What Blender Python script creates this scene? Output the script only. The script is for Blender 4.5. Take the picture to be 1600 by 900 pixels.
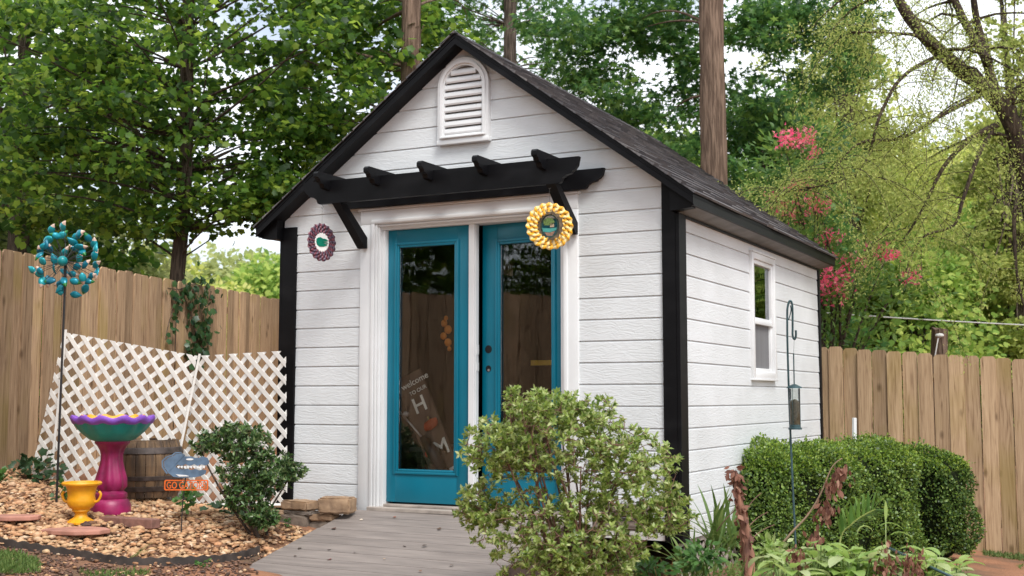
import bpy, bmesh, math, random
import numpy as np
from mathutils import Vector, Matrix
for o in list(bpy.data.objects): bpy.data.objects.remove(o, do_unlink=True)
random.seed(7); rng = np.random.default_rng(7)
SC = bpy.context.scene; COL = SC.collection
R = math.radians
# ------------------------------------------------------------ camera
CAM = np.array([5.925, -7.84, 0.801]); YAW, PIT, FPX = 0.473, 0.0899, 1907.3
FW = np.array([-math.sin(YAW)*math.cos(PIT), math.cos(YAW)*math.cos(PIT), math.sin(PIT)])
RT = np.array([math.cos(YAW), math.sin(YAW), 0.0]); UP = np.cross(RT, FW)
cd = bpy.data.cameras.new('camera'); cam = bpy.data.objects.new('camera', cd); COL.objects.link(cam)
cam.location = CAM; cam.rotation_euler = Matrix((RT, UP, -FW)).transposed().to_euler()
cd.sensor_width = 36; cd.lens = FPX/1600*36; cd.clip_end = 600; cd.clip_start = .05
cd.dof.use_dof = True; cd.dof.focus_distance = 8.9; cd.dof.aperture_fstop = 3.2
SC.camera = cam
def at(px, py, D):      # a spot D metres out along the view, on the camera ray through image pixel px, py
    return CAM + FW*D + RT*((px-800)/FPX*D) + UP*((450-py)/FPX*D)
# ------------------------------------------------------------ sky, sun, exposure
SUN_EL, SUN_AZ = 52, 128          # azimuth clockwise from +Y
w = bpy.data.worlds.new('World'); SC.world = w; w.use_nodes = True
nt = w.node_tree; nt.nodes.clear()
def N(nt, t, **k):
    n = nt.nodes.new(t)
    for a, b in k.items(): setattr(n, a, b)
    return n
sky = N(nt, 'ShaderNodeTexSky', sky_type='NISHITA', sun_disc=False); sky.sun_elevation = R(SUN_EL); sky.sun_rotation = R(SUN_AZ)
sky.air_density = 1.0; sky.dust_density = 2.0
tc = N(nt, 'ShaderNodeTexCoord'); mp = N(nt, 'ShaderNodeMapping'); mp.inputs['Scale'].default_value = (1, 1, 2.2)
nz = N(nt, 'ShaderNodeTexNoise'); nz.inputs['Scale'].default_value = 2.2; nz.inputs['Detail'].default_value = 6
cr = N(nt, 'ShaderNodeValToRGB'); cr.color_ramp.elements[0].position = .33; cr.color_ramp.elements[1].position = .52
mx = N(nt, 'ShaderNodeMix', data_type='RGBA'); mx.inputs[7].default_value = (9.4, 9.8, 10.3, 1)
bg = N(nt, 'ShaderNodeBackground'); bg.inputs[1].default_value = .10; wo = N(nt, 'ShaderNodeOutputWorld')
L = nt.links.new
L(tc.outputs['Generated'], mp.inputs[0]); L(mp.outputs[0], nz.inputs[0]); L(nz.outputs[0], cr.inputs[0]); L(cr.outputs[0], mx.inputs[0])
L(sky.outputs[0], mx.inputs[6]); L(mx.outputs[2], bg.inputs[0]); L(bg.outputs[0], wo.inputs[0])
sd = bpy.data.lights.new('sun', 'SUN'); sd.energy = 2.0; sd.angle = R(24); sd.color = (1, .975, .93)
sun = bpy.data.objects.new('sun', sd); COL.objects.link(sun)
sdir = Vector((math.sin(R(SUN_AZ))*math.cos(R(SUN_EL)), math.cos(R(SUN_AZ))*math.cos(R(SUN_EL)), math.sin(R(SUN_EL))))
sun.rotation_euler = sdir.to_track_quat('Z', 'Y').to_euler(); sun.location = (6, -6, 12)
SC.view_settings.view_transform = 'Standard'; SC.view_settings.look = 'None'
SC.view_settings.exposure = 0.68; SC.view_settings.gamma = 1
SC.render.engine = 'CYCLES'
SC.cycles.max_bounces = 8; SC.cycles.transparent_max_bounces = 12; SC.cycles.use_denoising = True

# ------------------------------------------------------------ materials
MATS = {}
def newmat(name):
    m = bpy.data.materials.new(name); m.use_nodes = True; MATS[name] = m
    m.node_tree.nodes.clear(); out = N(m.node_tree, 'ShaderNodeOutputMaterial')
    p = N(m.node_tree, 'ShaderNodeBsdfPrincipled'); m.node_tree.links.new(p.outputs[0], out.inputs[0])
    return m, m.node_tree, p, out
def mat(name, col, rough=.6, var=.15, scale=8, bump=0, bscale=None, stretch=(1, 1, 1), metal=0, spec=.5, col2=None, island=0, dist=0, coat=0, bdist=.01, detail=5, lo=.35, hi=.65):
    m, t, p, out = newmat(name); l = t.links.new
    tcn = N(t, 'ShaderNodeTexCoord'); mpn = N(t, 'ShaderNodeMapping'); mpn.inputs['Scale'].default_value = stretch
    nzn = N(t, 'ShaderNodeTexNoise'); nzn.inputs['Scale'].default_value = scale; nzn.inputs['Detail'].default_value = detail; nzn.inputs['Distortion'].default_value = dist
    l(tcn.outputs['Object'], mpn.inputs[0]); l(mpn.outputs[0], nzn.inputs[0])
    r = N(t, 'ShaderNodeValToRGB'); c2 = col2 or tuple(c*(1-var) for c in col); c1 = col if col2 else tuple(min(1, c*(1+var)) for c in col)
    r.color_ramp.elements[0].position = lo; r.color_ramp.elements[1].position = hi
    r.color_ramp.elements[0].color = (*c2, 1); r.color_ramp.elements[1].color = (*c1, 1)
    l(nzn.outputs[0], r.inputs[0]); c = r.outputs[0]
    if island:
        g = N(t, 'ShaderNodeNewGeometry'); hs = N(t, 'ShaderNodeHueSaturation'); mr = N(t, 'ShaderNodeMapRange')
        mr.inputs[3].default_value = 1-island; mr.inputs[4].default_value = 1+island
        l(g.outputs['Random Per Island'], mr.inputs[0]); l(mr.outputs[0], hs.inputs['Value']); l(c, hs.inputs['Color']); c = hs.outputs[0]
    l(c, p.inputs['Base Color'])
    p.inputs['Roughness'].default_value = rough; p.inputs['Metallic'].default_value = metal; p.inputs['Specular IOR Level'].default_value = spec
    p.inputs['Coat Weight'].default_value = coat
    if bump:
        b = N(t, 'ShaderNodeBump'); b.inputs['Strength'].default_value = bump; b.inputs['Distance'].default_value = bdist
        if bscale:
            n2 = N(t, 'ShaderNodeTexNoise'); n2.inputs['Scale'].default_value = bscale; n2.inputs['Detail'].default_value = 4; n2.inputs['Distortion'].default_value = dist
            l(mpn.outputs[0], n2.inputs[0]); l(n2.outputs[0], b.inputs['Height'])
        else: l(nzn.outputs[0], b.inputs['Height'])
        l(b.outputs[0], p.inputs['Normal'])
    return m
def leafmat(name, cols, trans=.35, rough=.45, spec=.4):
    m, t, p, out = newmat(name); l = t.links.new
    g = N(t, 'ShaderNodeNewGeometry'); r = N(t, 'ShaderNodeValToRGB'); e = r.color_ramp.elements
    while len(e) < len(cols): e.new(.5)
    for i, c in enumerate(cols): e[i].position = i/(len(cols)-1); e[i].color = (*c, 1)
    l(g.outputs['Random Per Island'], r.inputs[0]); l(r.outputs[0], p.inputs['Base Color'])
    p.inputs['Roughness'].default_value = rough; p.inputs['Specular IOR Level'].default_value = spec
    tr = N(t, 'ShaderNodeBsdfTranslucent'); hs = N(t, 'ShaderNodeHueSaturation'); hs.inputs['Value'].default_value = 1.7; hs.inputs['Hue'].default_value = .485
    l(r.outputs[0], hs.inputs['Color']); l(hs.outputs[0], tr.inputs[0])
    ms = N(t, 'ShaderNodeMixShader'); ms.inputs[0].default_value = trans
    l(p.outputs[0], ms.inputs[1]); l(tr.outputs[0], ms.inputs[2]); l(ms.outputs[0], out.inputs[0])
    return m
def glassmat(name, ior=1.7, tint=(.75, .78, .76)):
    m, t, p, out = newmat(name); l = t.links.new; t.nodes.remove(p)
    tr = N(t, 'ShaderNodeBsdfTransparent'); tr.inputs[0].default_value = (*tint, 1)
    gl = N(t, 'ShaderNodeBsdfGlossy'); gl.inputs['Roughness'].default_value = .01; gl.inputs[0].default_value = (.95, .97, 1, 1)
    fr = N(t, 'ShaderNodeFresnel'); fr.inputs[0].default_value = ior
    nz_ = N(t, 'ShaderNodeTexNoise'); nz_.inputs['Scale'].default_value = 2.5; bp = N(t, 'ShaderNodeBump'); bp.inputs['Strength'].default_value = .05; bp.inputs['Distance'].default_value = .02
    l(nz_.outputs[0], bp.inputs['Height']); l(bp.outputs[0], gl.inputs['Normal'])
    ms = N(t, 'ShaderNodeMixShader'); l(fr.outputs[0], ms.inputs[0]); l(tr.outputs[0], ms.inputs[1]); l(gl.outputs[0], ms.inputs[2]); l(ms.outputs[0], out.inputs[0])
    return m
def woodfence(name, c1, c2, c3, green=True):
    m, t, p, out = newmat(name); l = t.links.new
    tcn = N(t, 'ShaderNodeTexCoord'); g = N(t, 'ShaderNodeNewGeometry')
    off = N(t, 'ShaderNodeVectorMath', operation='SCALE'); cx = N(t, 'ShaderNodeCombineXYZ')
    l(g.outputs['Random Per Island'], cx.inputs[0]); l(g.outputs['Random Per Island'], cx.inputs[1]); l(g.outputs['Random Per Island'], cx.inputs[2])
    l(cx.outputs[0], off.inputs[0]); off.inputs['Scale'].default_value = 37
    ad = N(t, 'ShaderNodeVectorMath', operation='ADD'); l(tcn.outputs['Object'], ad.inputs[0]); l(off.outputs[0], ad.inputs[1])
    mpn = N(t, 'ShaderNodeMapping'); mpn.inputs['Scale'].default_value = (17, 17, .8); l(ad.outputs[0], mpn.inputs[0])
    n1 = N(t, 'ShaderNodeTexNoise'); n1.inputs['Scale'].default_value = 3; n1.inputs['Detail'].default_value = 8; n1.inputs['Distortion'].default_value = 1.2
    l(mpn.outputs[0], n1.inputs[0])
    r = N(t, 'ShaderNodeValToRGB'); e = r.color_ramp.elements; e.new(.5)
    e[0].position = .22; e[0].color = (*c3, 1); e[1].position = .46; e[1].color = (*c2, 1); e[2].position = .78; e[2].color = (*c1, 1)
    l(n1.outputs[0], r.inputs[0])
    # knots
    mk = N(t, 'ShaderNodeMapping'); mk.inputs['Scale'].default_value = (5.5, 5.5, 2.6); l(ad.outputs[0], mk.inputs[0])
    vo = N(t, 'ShaderNodeTexVoronoi'); vo.inputs['Scale'].default_value = 1.1; l(mk.outputs[0], vo.inputs[0])
    kr = N(t, 'ShaderNodeMapRange'); kr.inputs[1].default_value = .05; kr.inputs[2].default_value = .17; kr.inputs[3].default_value = .75; kr.inputs[4].default_value = 0
    l(vo.outputs['Distance'], kr.inputs[0])
    mk1 = N(t, 'ShaderNodeMix', data_type='RGBA'); mk1.inputs[7].default_value = (.10, .055, .03, 1); l(kr.outputs[0], mk1.inputs[0]); l(r.outputs[0], mk1.inputs[6])
    c = mk1.outputs[2]
    # stains: green algae and rusty damp in broad patches
    n2 = N(t, 'ShaderNodeTexNoise'); n2.inputs['Scale'].default_value = 1.3; n2.inputs['Detail'].default_value = 3; l(ad.outputs[0], n2.inputs[0])
    r2 = N(t, 'ShaderNodeMapRange'); r2.inputs[1].default_value = .5; r2.inputs[2].default_value = .68; r2.inputs[4].default_value = .55; l(n2.outputs[0], r2.inputs[0])
    mk2 = N(t, 'ShaderNodeMix', data_type='RGBA'); mk2.inputs[7].default_value = (.30, .22, .06, 1) if green else (.2, .12, .07, 1)
    l(r2.outputs[0], mk2.inputs[0]); l(c, mk2.inputs[6]); c = mk2.outputs[2]
    hs = N(t, 'ShaderNodeHueSaturation'); mr = N(t, 'ShaderNodeMapRange'); mr.inputs[3].default_value = .58; mr.inputs[4].default_value = 1.2
    l(g.outputs['Random Per Island'], mr.inputs[0]); l(mr.outputs[0], hs.inputs['Value']); l(c, hs.inputs['Color'])
    l(hs.outputs[0], p.inputs['Base Color']); p.inputs['Roughness'].default_value = .85; p.inputs['Specular IOR Level'].default_value = .2
    b = N(t, 'ShaderNodeBump'); b.inputs['Strength'].default_value = .4; b.inputs['Distance'].default_value = .006; l(n1.outputs[0], b.inputs['Height']); l(b.outputs[0], p.inputs['Normal'])
    return m

def sidingmat(name):
    m, t, p, out = newmat(name); l = t.links.new
    tcn = N(t, 'ShaderNodeTexCoord'); mpn = N(t, 'ShaderNodeMapping'); mpn.inputs['Scale'].default_value = (9, 9, 60)
    l(tcn.outputs['Object'], mpn.inputs[0])
    n0 = N(t, 'ShaderNodeTexNoise'); n0.inputs['Scale'].default_value = 5; n0.inputs['Detail'].default_value = 2; l(tcn.outputs['Object'], n0.inputs[0])
    sc = N(t, 'ShaderNodeVectorMath', operation='SCALE'); sc.inputs['Scale'].default_value = 5; l(n0.outputs['Color'], sc.inputs[0])
    ad = N(t, 'ShaderNodeVectorMath', operation='ADD'); l(mpn.outputs[0], ad.inputs[0]); l(sc.outputs[0], ad.inputs[1])
    n1 = N(t, 'ShaderNodeTexNoise'); n1.inputs['Scale'].default_value = 1.6; n1.inputs['Detail'].default_value = 3; l(ad.outputs[0], n1.inputs[0])
    b = N(t, 'ShaderNodeBump'); b.inputs['Strength'].default_value = .6; b.inputs['Distance'].default_value = .006
    l(n1.outputs[0], b.inputs['Height']); l(b.outputs[0], p.inputs['Normal'])
    n2 = N(t, 'ShaderNodeTexNoise'); n2.inputs['Scale'].default_value = 1.7; n2.inputs['Detail'].default_value = 6; l(tcn.outputs['Object'], n2.inputs[0])
    r = N(t, 'ShaderNodeValToRGB'); r.color_ramp.elements[0].position = .3; r.color_ramp.elements[1].position = .6
    r.color_ramp.elements[0].color = (.60, .62, .625, 1); r.color_ramp.elements[1].color = (.69, .712, .725, 1)
    l(n2.outputs[0], r.inputs[0])
    # splash-back dirt low on the wall, with its own ragged edge
    sx = N(t, 'ShaderNodeSeparateXYZ'); l(tcn.outputs['Object'], sx.inputs[0])
    a1 = N(t, 'ShaderNodeMath', operation='MULTIPLY_ADD'); a1.inputs[1].default_value = .5; l(n2.outputs[0], a1.inputs[0]); l(sx.outputs[2], a1.inputs[2])
    mr = N(t, 'ShaderNodeMapRange'); mr.inputs[1].default_value = .15; mr.inputs[2].default_value = .45; mr.inputs[3].default_value = .28; mr.inputs[4].default_value = 0; l(a1.outputs[0], mr.inputs[0])
    mm = N(t, 'ShaderNodeMix', data_type='RGBA'); mm.inputs[7].default_value = (.45, .36, .27, 1); l(mr.outputs[0], mm.inputs[0]); l(r.outputs[0], mm.inputs[6])
    l(mm.outputs[2], p.inputs['Base Color']); p.inputs['Roughness'].default_value = .55; p.inputs['Specular IOR Level'].default_value = .35
    return m
def shinglemat(name):
    m, t, p, out = newmat(name); l = t.links.new
    g = N(t, 'ShaderNodeNewGeometry'); tcn = N(t, 'ShaderNodeTexCoord')
    r = N(t, 'ShaderNodeValToRGB'); e = r.color_ramp.elements; e.new(.5)
    e[0].color = (.075, .072, .077, 1); e[1].color = (.105, .10, .104, 1); e[2].position = 1; e[2].color = (.155, .145, .142, 1)
    l(g.outputs['Random Per Island'], r.inputs[0])
    n = N(t, 'ShaderNodeTexNoise'); n.inputs['Scale'].default_value = 160; l(tcn.outputs['Object'], n.inputs[0])
    mr = N(t, 'ShaderNodeMapRange'); mr.inputs[1].default_value = .3; mr.inputs[2].default_value = .7; mr.inputs[3].default_value = .6; mr.inputs[4].default_value = 1.5; l(n.outputs[0], mr.inputs[0])
    hs = N(t, 'ShaderNodeHueSaturation'); l(mr.outputs[0], hs.inputs['Value']); l(r.outputs[0], hs.inputs['Color']); l(hs.outputs[0], p.inputs['Base Color'])
    p.inputs['Roughness'].default_value = .85; p.inputs['Specular IOR Level'].default_value = .3
    b = N(t, 'ShaderNodeBump'); b.inputs['Strength'].default_value = .5; b.inputs['Distance'].default_value = .004; l(n.outputs[0], b.inputs['Height']); l(b.outputs[0], p.inputs['Normal'])
    return m
def barkmat(name, c1, c2, sc=14):
    return mat(name, c1, .9, col2=c2, scale=sc*3.2, stretch=(1, 1, .09), bump=1, bdist=.05, dist=.25, detail=10, spec=.15, lo=.42, hi=.6)

M_siding = sidingmat('white_siding_paint')
M_trimw = mat('white_trim_paint', (.73, .74, .745), .4, .03, 4)
M_black = mat('black_paint', (.0085, .0085, .010), .5, scale=3, spec=.18, col2=(.003, .003, .004), stretch=(1, 1, 2.5), detail=9, lo=.5, hi=.72, bump=.15)
M_soffit = mat('grey_soffit', (.17, .17, .175), .6, .2, 6)
M_shingle = shinglemat('asphalt_shingle')
M_teal = mat('teal_door_paint', (.0, .155, .235), .35, .06, 3, spec=.5)
M_glass = glassmat('door_glass', 1.5, (.95, .96, .95))
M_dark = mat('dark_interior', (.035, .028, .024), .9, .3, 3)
M_bore = mat('black_hole', (.004, .004, .005), .5)
M_ramp = mat('composite_deck', (.26, .222, .20), .6, col2=(.19, .162, .147), scale=3, stretch=(1, 9, 1), bump=.12, bscale=60, island=.07, spec=.3)
M_fenceL = woodfence('weathered_pine', (.56, .39, .24), (.38, .25, .15), (.13, .075, .04))
M_fenceR = woodfence('weathered_pine_back', (.60, .43, .27), (.44, .30, .18), (.17, .10, .055))
M_lattice = mat('white_vinyl', (.73, .715, .68), .5, .07, 5)
M_lattice2 = mat('dull_lattice', (.36, .31, .27), .7, .25, 9)
M_block = mat('tan_concrete', (.40, .27, .17), .9, col2=(.24, .16, .105), scale=14, bump=.8, bdist=.012, spec=.2)
M_block2 = mat('grey_concrete', (.26, .21, .17), .9, col2=(.12, .095, .078), scale=12, bump=.8, bdist=.012, spec=.2)
M_timber = mat('grey_timber', (.23, .19, .16), .9, col2=(.1, .08, .065), scale=9, stretch=(1, 8, 8), bump=.5)
M_metal = mat('galvanized_metal', (.55, .55, .56), .35, .1, metal=1)

# ------------------------------------------------------------ mesh helpers
def rot_between(z):  # basis with third axis z
    z = np.array(z, float); z /= np.linalg.norm(z)+1e-12
    a = np.array([0, 0, 1.]) if abs(z[2]) < .95 else np.array([1., 0, 0])
    x = np.cross(a, z); x /= np.linalg.norm(x); y = np.cross(z, x); return x, y, z
class MB:
    def __init__(s): s.v = []; s.f = []; s.n = 0; s.sm = False; s.mi = []; s.cur = 0
    def add(s, verts, faces):
        b = s.n; s.v.append(np.asarray(verts, float).reshape(-1, 3)); s.n += len(s.v[-1])
        s.f += [tuple(b+i for i in f) for f in faces]; s.mi += [s.cur]*len(faces)
    def box(s, lo, hi, M=None, bevel=0):
        x0, y0, z0 = lo; x1, y1, z1 = hi
        if bevel:
            b = min(bevel, (x1-x0)/2.01, (y1-y0)/2.01, (z1-z0)/2.01); bm = bmesh.new(); bmesh.ops.create_cube(bm, size=1)
            for v in bm.verts: v.co = Vector(((x0+x1)/2+v.co.x*(x1-x0), (y0+y1)/2+v.co.y*(y1-y0), (z0+z1)/2+v.co.z*(z1-z0)))
            bmesh.ops.bevel(bm, geom=bm.edges[:], offset=b, segments=2, affect='EDGES', profile=.5)
            V = np.array([v.co[:] for v in bm.verts]); F = [[v.index for v in f.verts] for f in bm.faces]; bm.free()
        else:
            V = np.array([(x, y, z) for x in (x0, x1) for y in (y0, y1) for z in (z0, z1)])
            F = [(0, 1, 3, 2), (4, 6, 7, 5), (0, 4, 5, 1), (2, 3, 7, 6), (0, 2, 6, 4), (1, 5, 7, 3)]
        if M is not None: V = np.array([(M @ Vector(v))[:] for v in V])
        s.add(V, F); return s
    def prism(s, pts2, o, u, v, n, t, cap=True):    # polygon in plane (o,u,v) extruded by t along n
        o, u, v, n = map(lambda a: np.array(a, float), (o, u, v, n))
        k = len(pts2); A = [o+u*a+v*b for a, b in pts2]; B = [p+n*t for p in A]
        F = [(i, (i+1) % k, k+(i+1) % k, k+i) for i in range(k)]
        if cap: F += [tuple(range(k-1, -1, -1)), tuple(range(k, 2*k))]
        s.add(A+B, F); return s
    def tube(s, pts, rad, seg=8, cap=True):
        pts = np.array(pts, float); n = len(pts); rad = [rad]*n if np.isscalar(rad) else list(rad)
        T = np.gradient(pts, axis=0); x, y, z = rot_between(T[0]); V = []
        for i in range(n):
            t = T[i]/(np.linalg.norm(T[i])+1e-12); x = x-t*np.dot(x, t); x /= np.linalg.norm(x)+1e-12; y = np.cross(t, x)
            for j in range(seg):
                a = 2*math.pi*j/seg; V.append(pts[i]+rad[i]*(x*math.cos(a)+y*math.sin(a)))
        F = [(i*seg+j, i*seg+(j+1) % seg, (i+1)*seg+(j+1) % seg, (i+1)*seg+j) for i in range(n-1) for j in range(seg)]
        if cap: F += [tuple(range(seg-1, -1, -1)), tuple((n-1)*seg+j for j in range(seg))]
        s.add(V, F); return s
    def lathe(s, prof, c, seg=40, rf=None, zf=None, tw=0):
        c = np.array(c, float); V = []; n = len(prof)
        for i, (r, z) in enumerate(prof):
            for j in range(seg):
                a = 2*math.pi*j/seg; rr = r*(rf(a, i, z) if rf else 1); zz = z+(zf(a, i, z) if zf else 0); V.append(c+[rr*math.cos(a), rr*math.sin(a), zz])
        F = [(i*seg+j, i*seg+(j+1) % seg, (i+1)*seg+(j+1) % seg, (i+1)*seg+j) for i in range(n-1) for j in range(seg)]
        s.add(V, F); return s
    def ball(s, c, r, seg=12, sq=(1, 1, 1)):
        V = [(0, 0, -1)]; rings = seg//2
        for i in range(1, rings):
            p = -math.pi/2+math.pi*i/rings
            for j in range(seg): a = 2*math.pi*j/seg; V.append((math.cos(p)*math.cos(a), math.cos(p)*math.sin(a), math.sin(p)))
        V.append((0, 0, 1)); k = len(V)-1
        F = [(0, 1+(j+1) % seg, 1+j) for j in range(seg)]
        for i in range(rings-2):
            for j in range(seg): a = 1+i*seg; F.append((a+j, a+(j+1) % seg, a+seg+(j+1) % seg, a+seg+j))
        a = 1+(rings-2)*seg; F += [(a+j, a+(j+1) % seg, k) for j in range(seg)]
        s.add(np.array(V)*np.array(sq)*r+np.array(c, float), F); return s
    def build(s, name, mats, parent=None, smooth=None, **props):
        me = bpy.data.meshes.new(name); me.from_pydata(np.concatenate(s.v).tolist() if s.v else [], [], s.f); me.update()
        o = bpy.data.objects.new(name, me); COL.objects.link(o)
        for m in (mats if isinstance(mats, (list, tuple)) else [mats]): me.materials.append(m)
        if max(s.mi or [0]) > 0: me.polygons.foreach_set('material_index', s.mi)
        if smooth: me.shade_smooth(); 
        if smooth and smooth is not True: me.set_sharp_from_angle(angle=R(smooth))
        if parent is not None: o.parent = parent
        for k, v in props.items(): o[k] = v
        return o
def fixn(o):
    bm = bmesh.new(); bm.from_mesh(o.data); bmesh.ops.recalc_face_normals(bm, faces=bm.faces); bm.to_mesh(o.data); bm.free(); return o
def thing(name, label, cat, loc=(0, 0, 0), group=None):
    o = bpy.data.objects.new(name, None); COL.objects.link(o); o.empty_display_size = .1
    o['label'] = label; o['category'] = cat
    if group: o['group'] = group
    o['_pivot'] = [float(x) for x in loc]; return o
def seat(o):     # move the empty to its base, keeping the parts where they were built
    p = Vector(o['_pivot'][:]); del o['_pivot']; o.location = p
    for c in o.children:
        if c.type == 'MESH' and c.data.users == 1: c.data.transform(Matrix.Translation(-p))
        for g in c.children:
            if g.type == 'MESH': g.data.transform(Matrix.Translation(-p))
def tag(o, label, cat, group=None):
    o['label'] = label; o['category'] = cat
    if group: o['group'] = group
    return o
def numesh(name, V, loops, totals, m, parent=None, smooth=False):
    me = bpy.data.meshes.new(name); V = np.asarray(V, np.float32)
    me.vertices.add(len(V)); me.vertices.foreach_set('co', V.ravel())
    me.loops.add(len(loops)); me.loops.foreach_set('vertex_index', np.asarray(loops, np.int32))
    tot = np.asarray(totals, np.int32); st = np.concatenate([[0], np.cumsum(tot)[:-1]]).astype(np.int32)
    me.polygons.add(len(tot)); me.polygons.foreach_set('loop_start', st); me.polygons.foreach_set('loop_total', tot)
    me.update(calc_edges=True); me.validate()
    o = bpy.data.objects.new(name, me); COL.objects.link(o)
    for q in (m if isinstance(m, (list, tuple)) else [m]): me.materials.append(q)
    if smooth: me.shade_smooth()
    if parent is not None: o.parent = parent
    return o
# leaf templates: (verts, faces) base at origin, tip +y, normal +z, length 1
def star(lobes):
    P = []
    for a, r in lobes: P.append((r*math.sin(R(a)), .45+r*math.cos(R(a)), 0))
    V = [(0, .42, .05)]+P; k = len(P)
    return np.array(V), [(0, 1+i, 1+(i+1) % k) for i in range(k)]
T_sweet = star([(0, .58), (25, .2), (62, .5), (95, .18), (130, .45), (165, .2), (180, .42), (195, .2), (230, .45), (265, .18), (298, .5), (335, .2)])
T_maple = star([(0, .55), (28, .36), (60, .5), (95, .34), (128, .42), (180, .3), (232, .42), (265, .34), (300, .5), (332, .36)])
T_oval = (np.array([(0, 0, 0), (-.2, .3, .05), (-.24, .6, .04), (0, 1, -.04), (.24, .6, .04), (.2, .3, .05), (0, .5, -.02)]), [(0, 6, 1), (1, 6, 2), (2, 6, 3), (3, 6, 4), (4, 6, 5), (5, 6, 0)])
T_ovalq = (np.array([(0, 0, 0), (-.22, .45, .05), (0, 1, 0), (.22, .45, .05)]), [(0, 1, 2, 3)])
T_round = (np.array([(0, 0, 0), (-.3, .2, .04), (-.36, .55, .04), (0, .95, 0), (.36, .55, .04), (.3, .2, .04)]), [(0, 1, 2, 3, 4, 5)])
T_ivy = star([(0, .5), (35, .34), (65, .48), (110, .36), (150, .42), (180, .3), (210, .42), (250, .36), (295, .48), (325, .34)])
T_tuft = (np.array([(0, 0, 0), (-.35, .5, .1), (-.05, .45, 0), (-.12, 1, 0), (.08, .5, 0), (.42, .8, .1), (.16, .3, 0)]), [(0, 1, 2), (0, 2, 3, 4), (0, 4, 5, 6)])
def leaves(name, tmpl, pos, dirs, nrm, size, m, parent=None, wid=None):
    V0, F0 = tmpl; n = len(pos); k = len(V0)
    d = dirs/(np.linalg.norm(dirs, axis=1, keepdims=True)+1e-9); x = np.cross(d, nrm); x /= np.linalg.norm(x, axis=1, keepdims=True)+1e-9; z = np.cross(x, d)
    wx = 1.0 if wid is None else wid[:, None, None]
    V = pos[:, None]+size[:, None, None]*(V0[None, :, 0, None]*x[:, None]*wx+V0[None, :, 1, None]*d[:, None]+V0[None, :, 2, None]*z[:, None])
    lp = np.concatenate([np.array(f) for f in F0]); tt = np.array([len(f) for f in F0])
    loops = (np.arange(n)[:, None]*k+lp[None]).ravel(); totals = np.tile(tt, n)
    return numesh(name, V.reshape(-1, 3), loops, totals, m, parent)
def rnd(n, lo=-1, hi=1): return rng.uniform(lo, hi, (n, 3))
def unit(a): return a/(np.linalg.norm(a, axis=-1, keepdims=True)+1e-9)

# ------------------------------------------------------------ terrain
CP = np.array([(-2.43,-.7,.2),(-2.17,-.41,.12),(-.98,0,-.08),(-.14,0,-.1),(-.79,-1.15,-.05),(-.75,-1.47,-.065),(-1.0,-.55,-.005),(-1.37,-1.1,.02),(.02,-1.29,-.14),(.35,-.9,-.16),(-.72,-2.12,-.13),(-.16,-2.05,-.22),(.35,-1.79,-.27),(.86,-1.5,-.29),(-.1,-2.7,-.24),(.99,-1.68,-.38),(.45,-.3,-.15),(.62,-.55,-.23),(.64,-.95,-.31),(.72,-1.25,-.36),(1.5,-1.8,-.44),(2.4,-1,-.42),(3.2,-1.7,-.45),(3.2,0,-.45),(3.2,4,-.5),(4.6,3,-.58),(4.68,4.75,-.66),(4.98,4.6,-.67),(3.13,4.4,-.53),(-3.7,4.6,.2),(5.9,-7.8,-.75),(2,-5,-.55),(-4,-4,.4),(8,0,-.7),(4.5,-1.1,-.48),(-8,4,.4),(1.5,2,-.3),(0,20,0),(20,20,-1),(-20,20,1),(-20,-10,1),(20,-10,-1.2),(0,-20,-.4)])
def _solve():
    P = CP[:, :2]; n = len(P); D = np.linalg.norm(P[:, None]-P[None], axis=2); A = np.zeros((n+3, n+3)); A[:n, :n] = D; A[:n, n] = 1; A[:n, n+1:] = P; A[n, :n] = 1; A[n+1:, :n] = P.T
    b = np.zeros(n+3); b[:n] = CP[:, 2]; return np.linalg.solve(A, b)
WT = _solve()
def gz(x, y):
    x = np.asarray(x, float); y = np.asarray(y, float); n = len(CP)
    xc = np.clip(x, -40, 40); yc = np.clip(y, -40, 60)
    d = np.sqrt((xc[..., None]-CP[:, 0])**2+(yc[..., None]-CP[:, 1])**2)
    return d@WT[:n]+WT[n]+WT[n+1]*xc+WT[n+2]*yc
def hit(px, py):     # where the line of sight meets the ground
    d = at(px, py, 1)-CAM
    for t in np.arange(4, 40, .01):
        P = CAM+d*t
        if P[2] < gz(P[0], P[1]): return P
xs = np.concatenate([np.linspace(-160, -9, 26), np.arange(-8.5, 9, .12), np.linspace(9.5, 160, 26)])
ys = np.concatenate([np.linspace(-120, -9.5, 20), np.arange(-9, 6, .12), np.linspace(6.5, 160, 30)])
GX, GY = np.meshgrid(xs, ys); GZ = gz(GX, GY)+np.where((abs(GX) < 9) & (abs(GY) < 9), rng.normal(0, .004, GX.shape), 0)
GV = np.stack([GX, GY, GZ], -1).reshape(-1, 3); nx, ny = len(xs), len(ys)
ii = (np.arange(ny-1)[:, None]*nx+np.arange(nx-1)[None]).ravel(); GF = np.stack([ii, ii+1, ii+nx+1, ii+nx], 1)
m, t, p, out = newmat('soil'); l = t.links.new
tcn = N(t, 'ShaderNodeTexCoord'); n1 = N(t, 'ShaderNodeTexNoise'); n1.inputs['Scale'].default_value = 1.3; n1.inputs['Detail'].default_value = 8; l(tcn.outputs['Object'], n1.inputs[0])
r = N(t, 'ShaderNodeValToRGB'); e = r.color_ramp.elements; e.new(.5)
e[0].position = .35; e[0].color = (.12, .075, .045, 1); e[1].position = .5; e[1].color = (.27, .125, .065, 1); e[2].position = .68; e[2].color = (.36, .17, .09, 1)
l(n1.outputs[0], r.inputs[0]); l(r.outputs[0], p.inputs['Base Color']); p.inputs['Roughness'].default_value = .95
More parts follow.
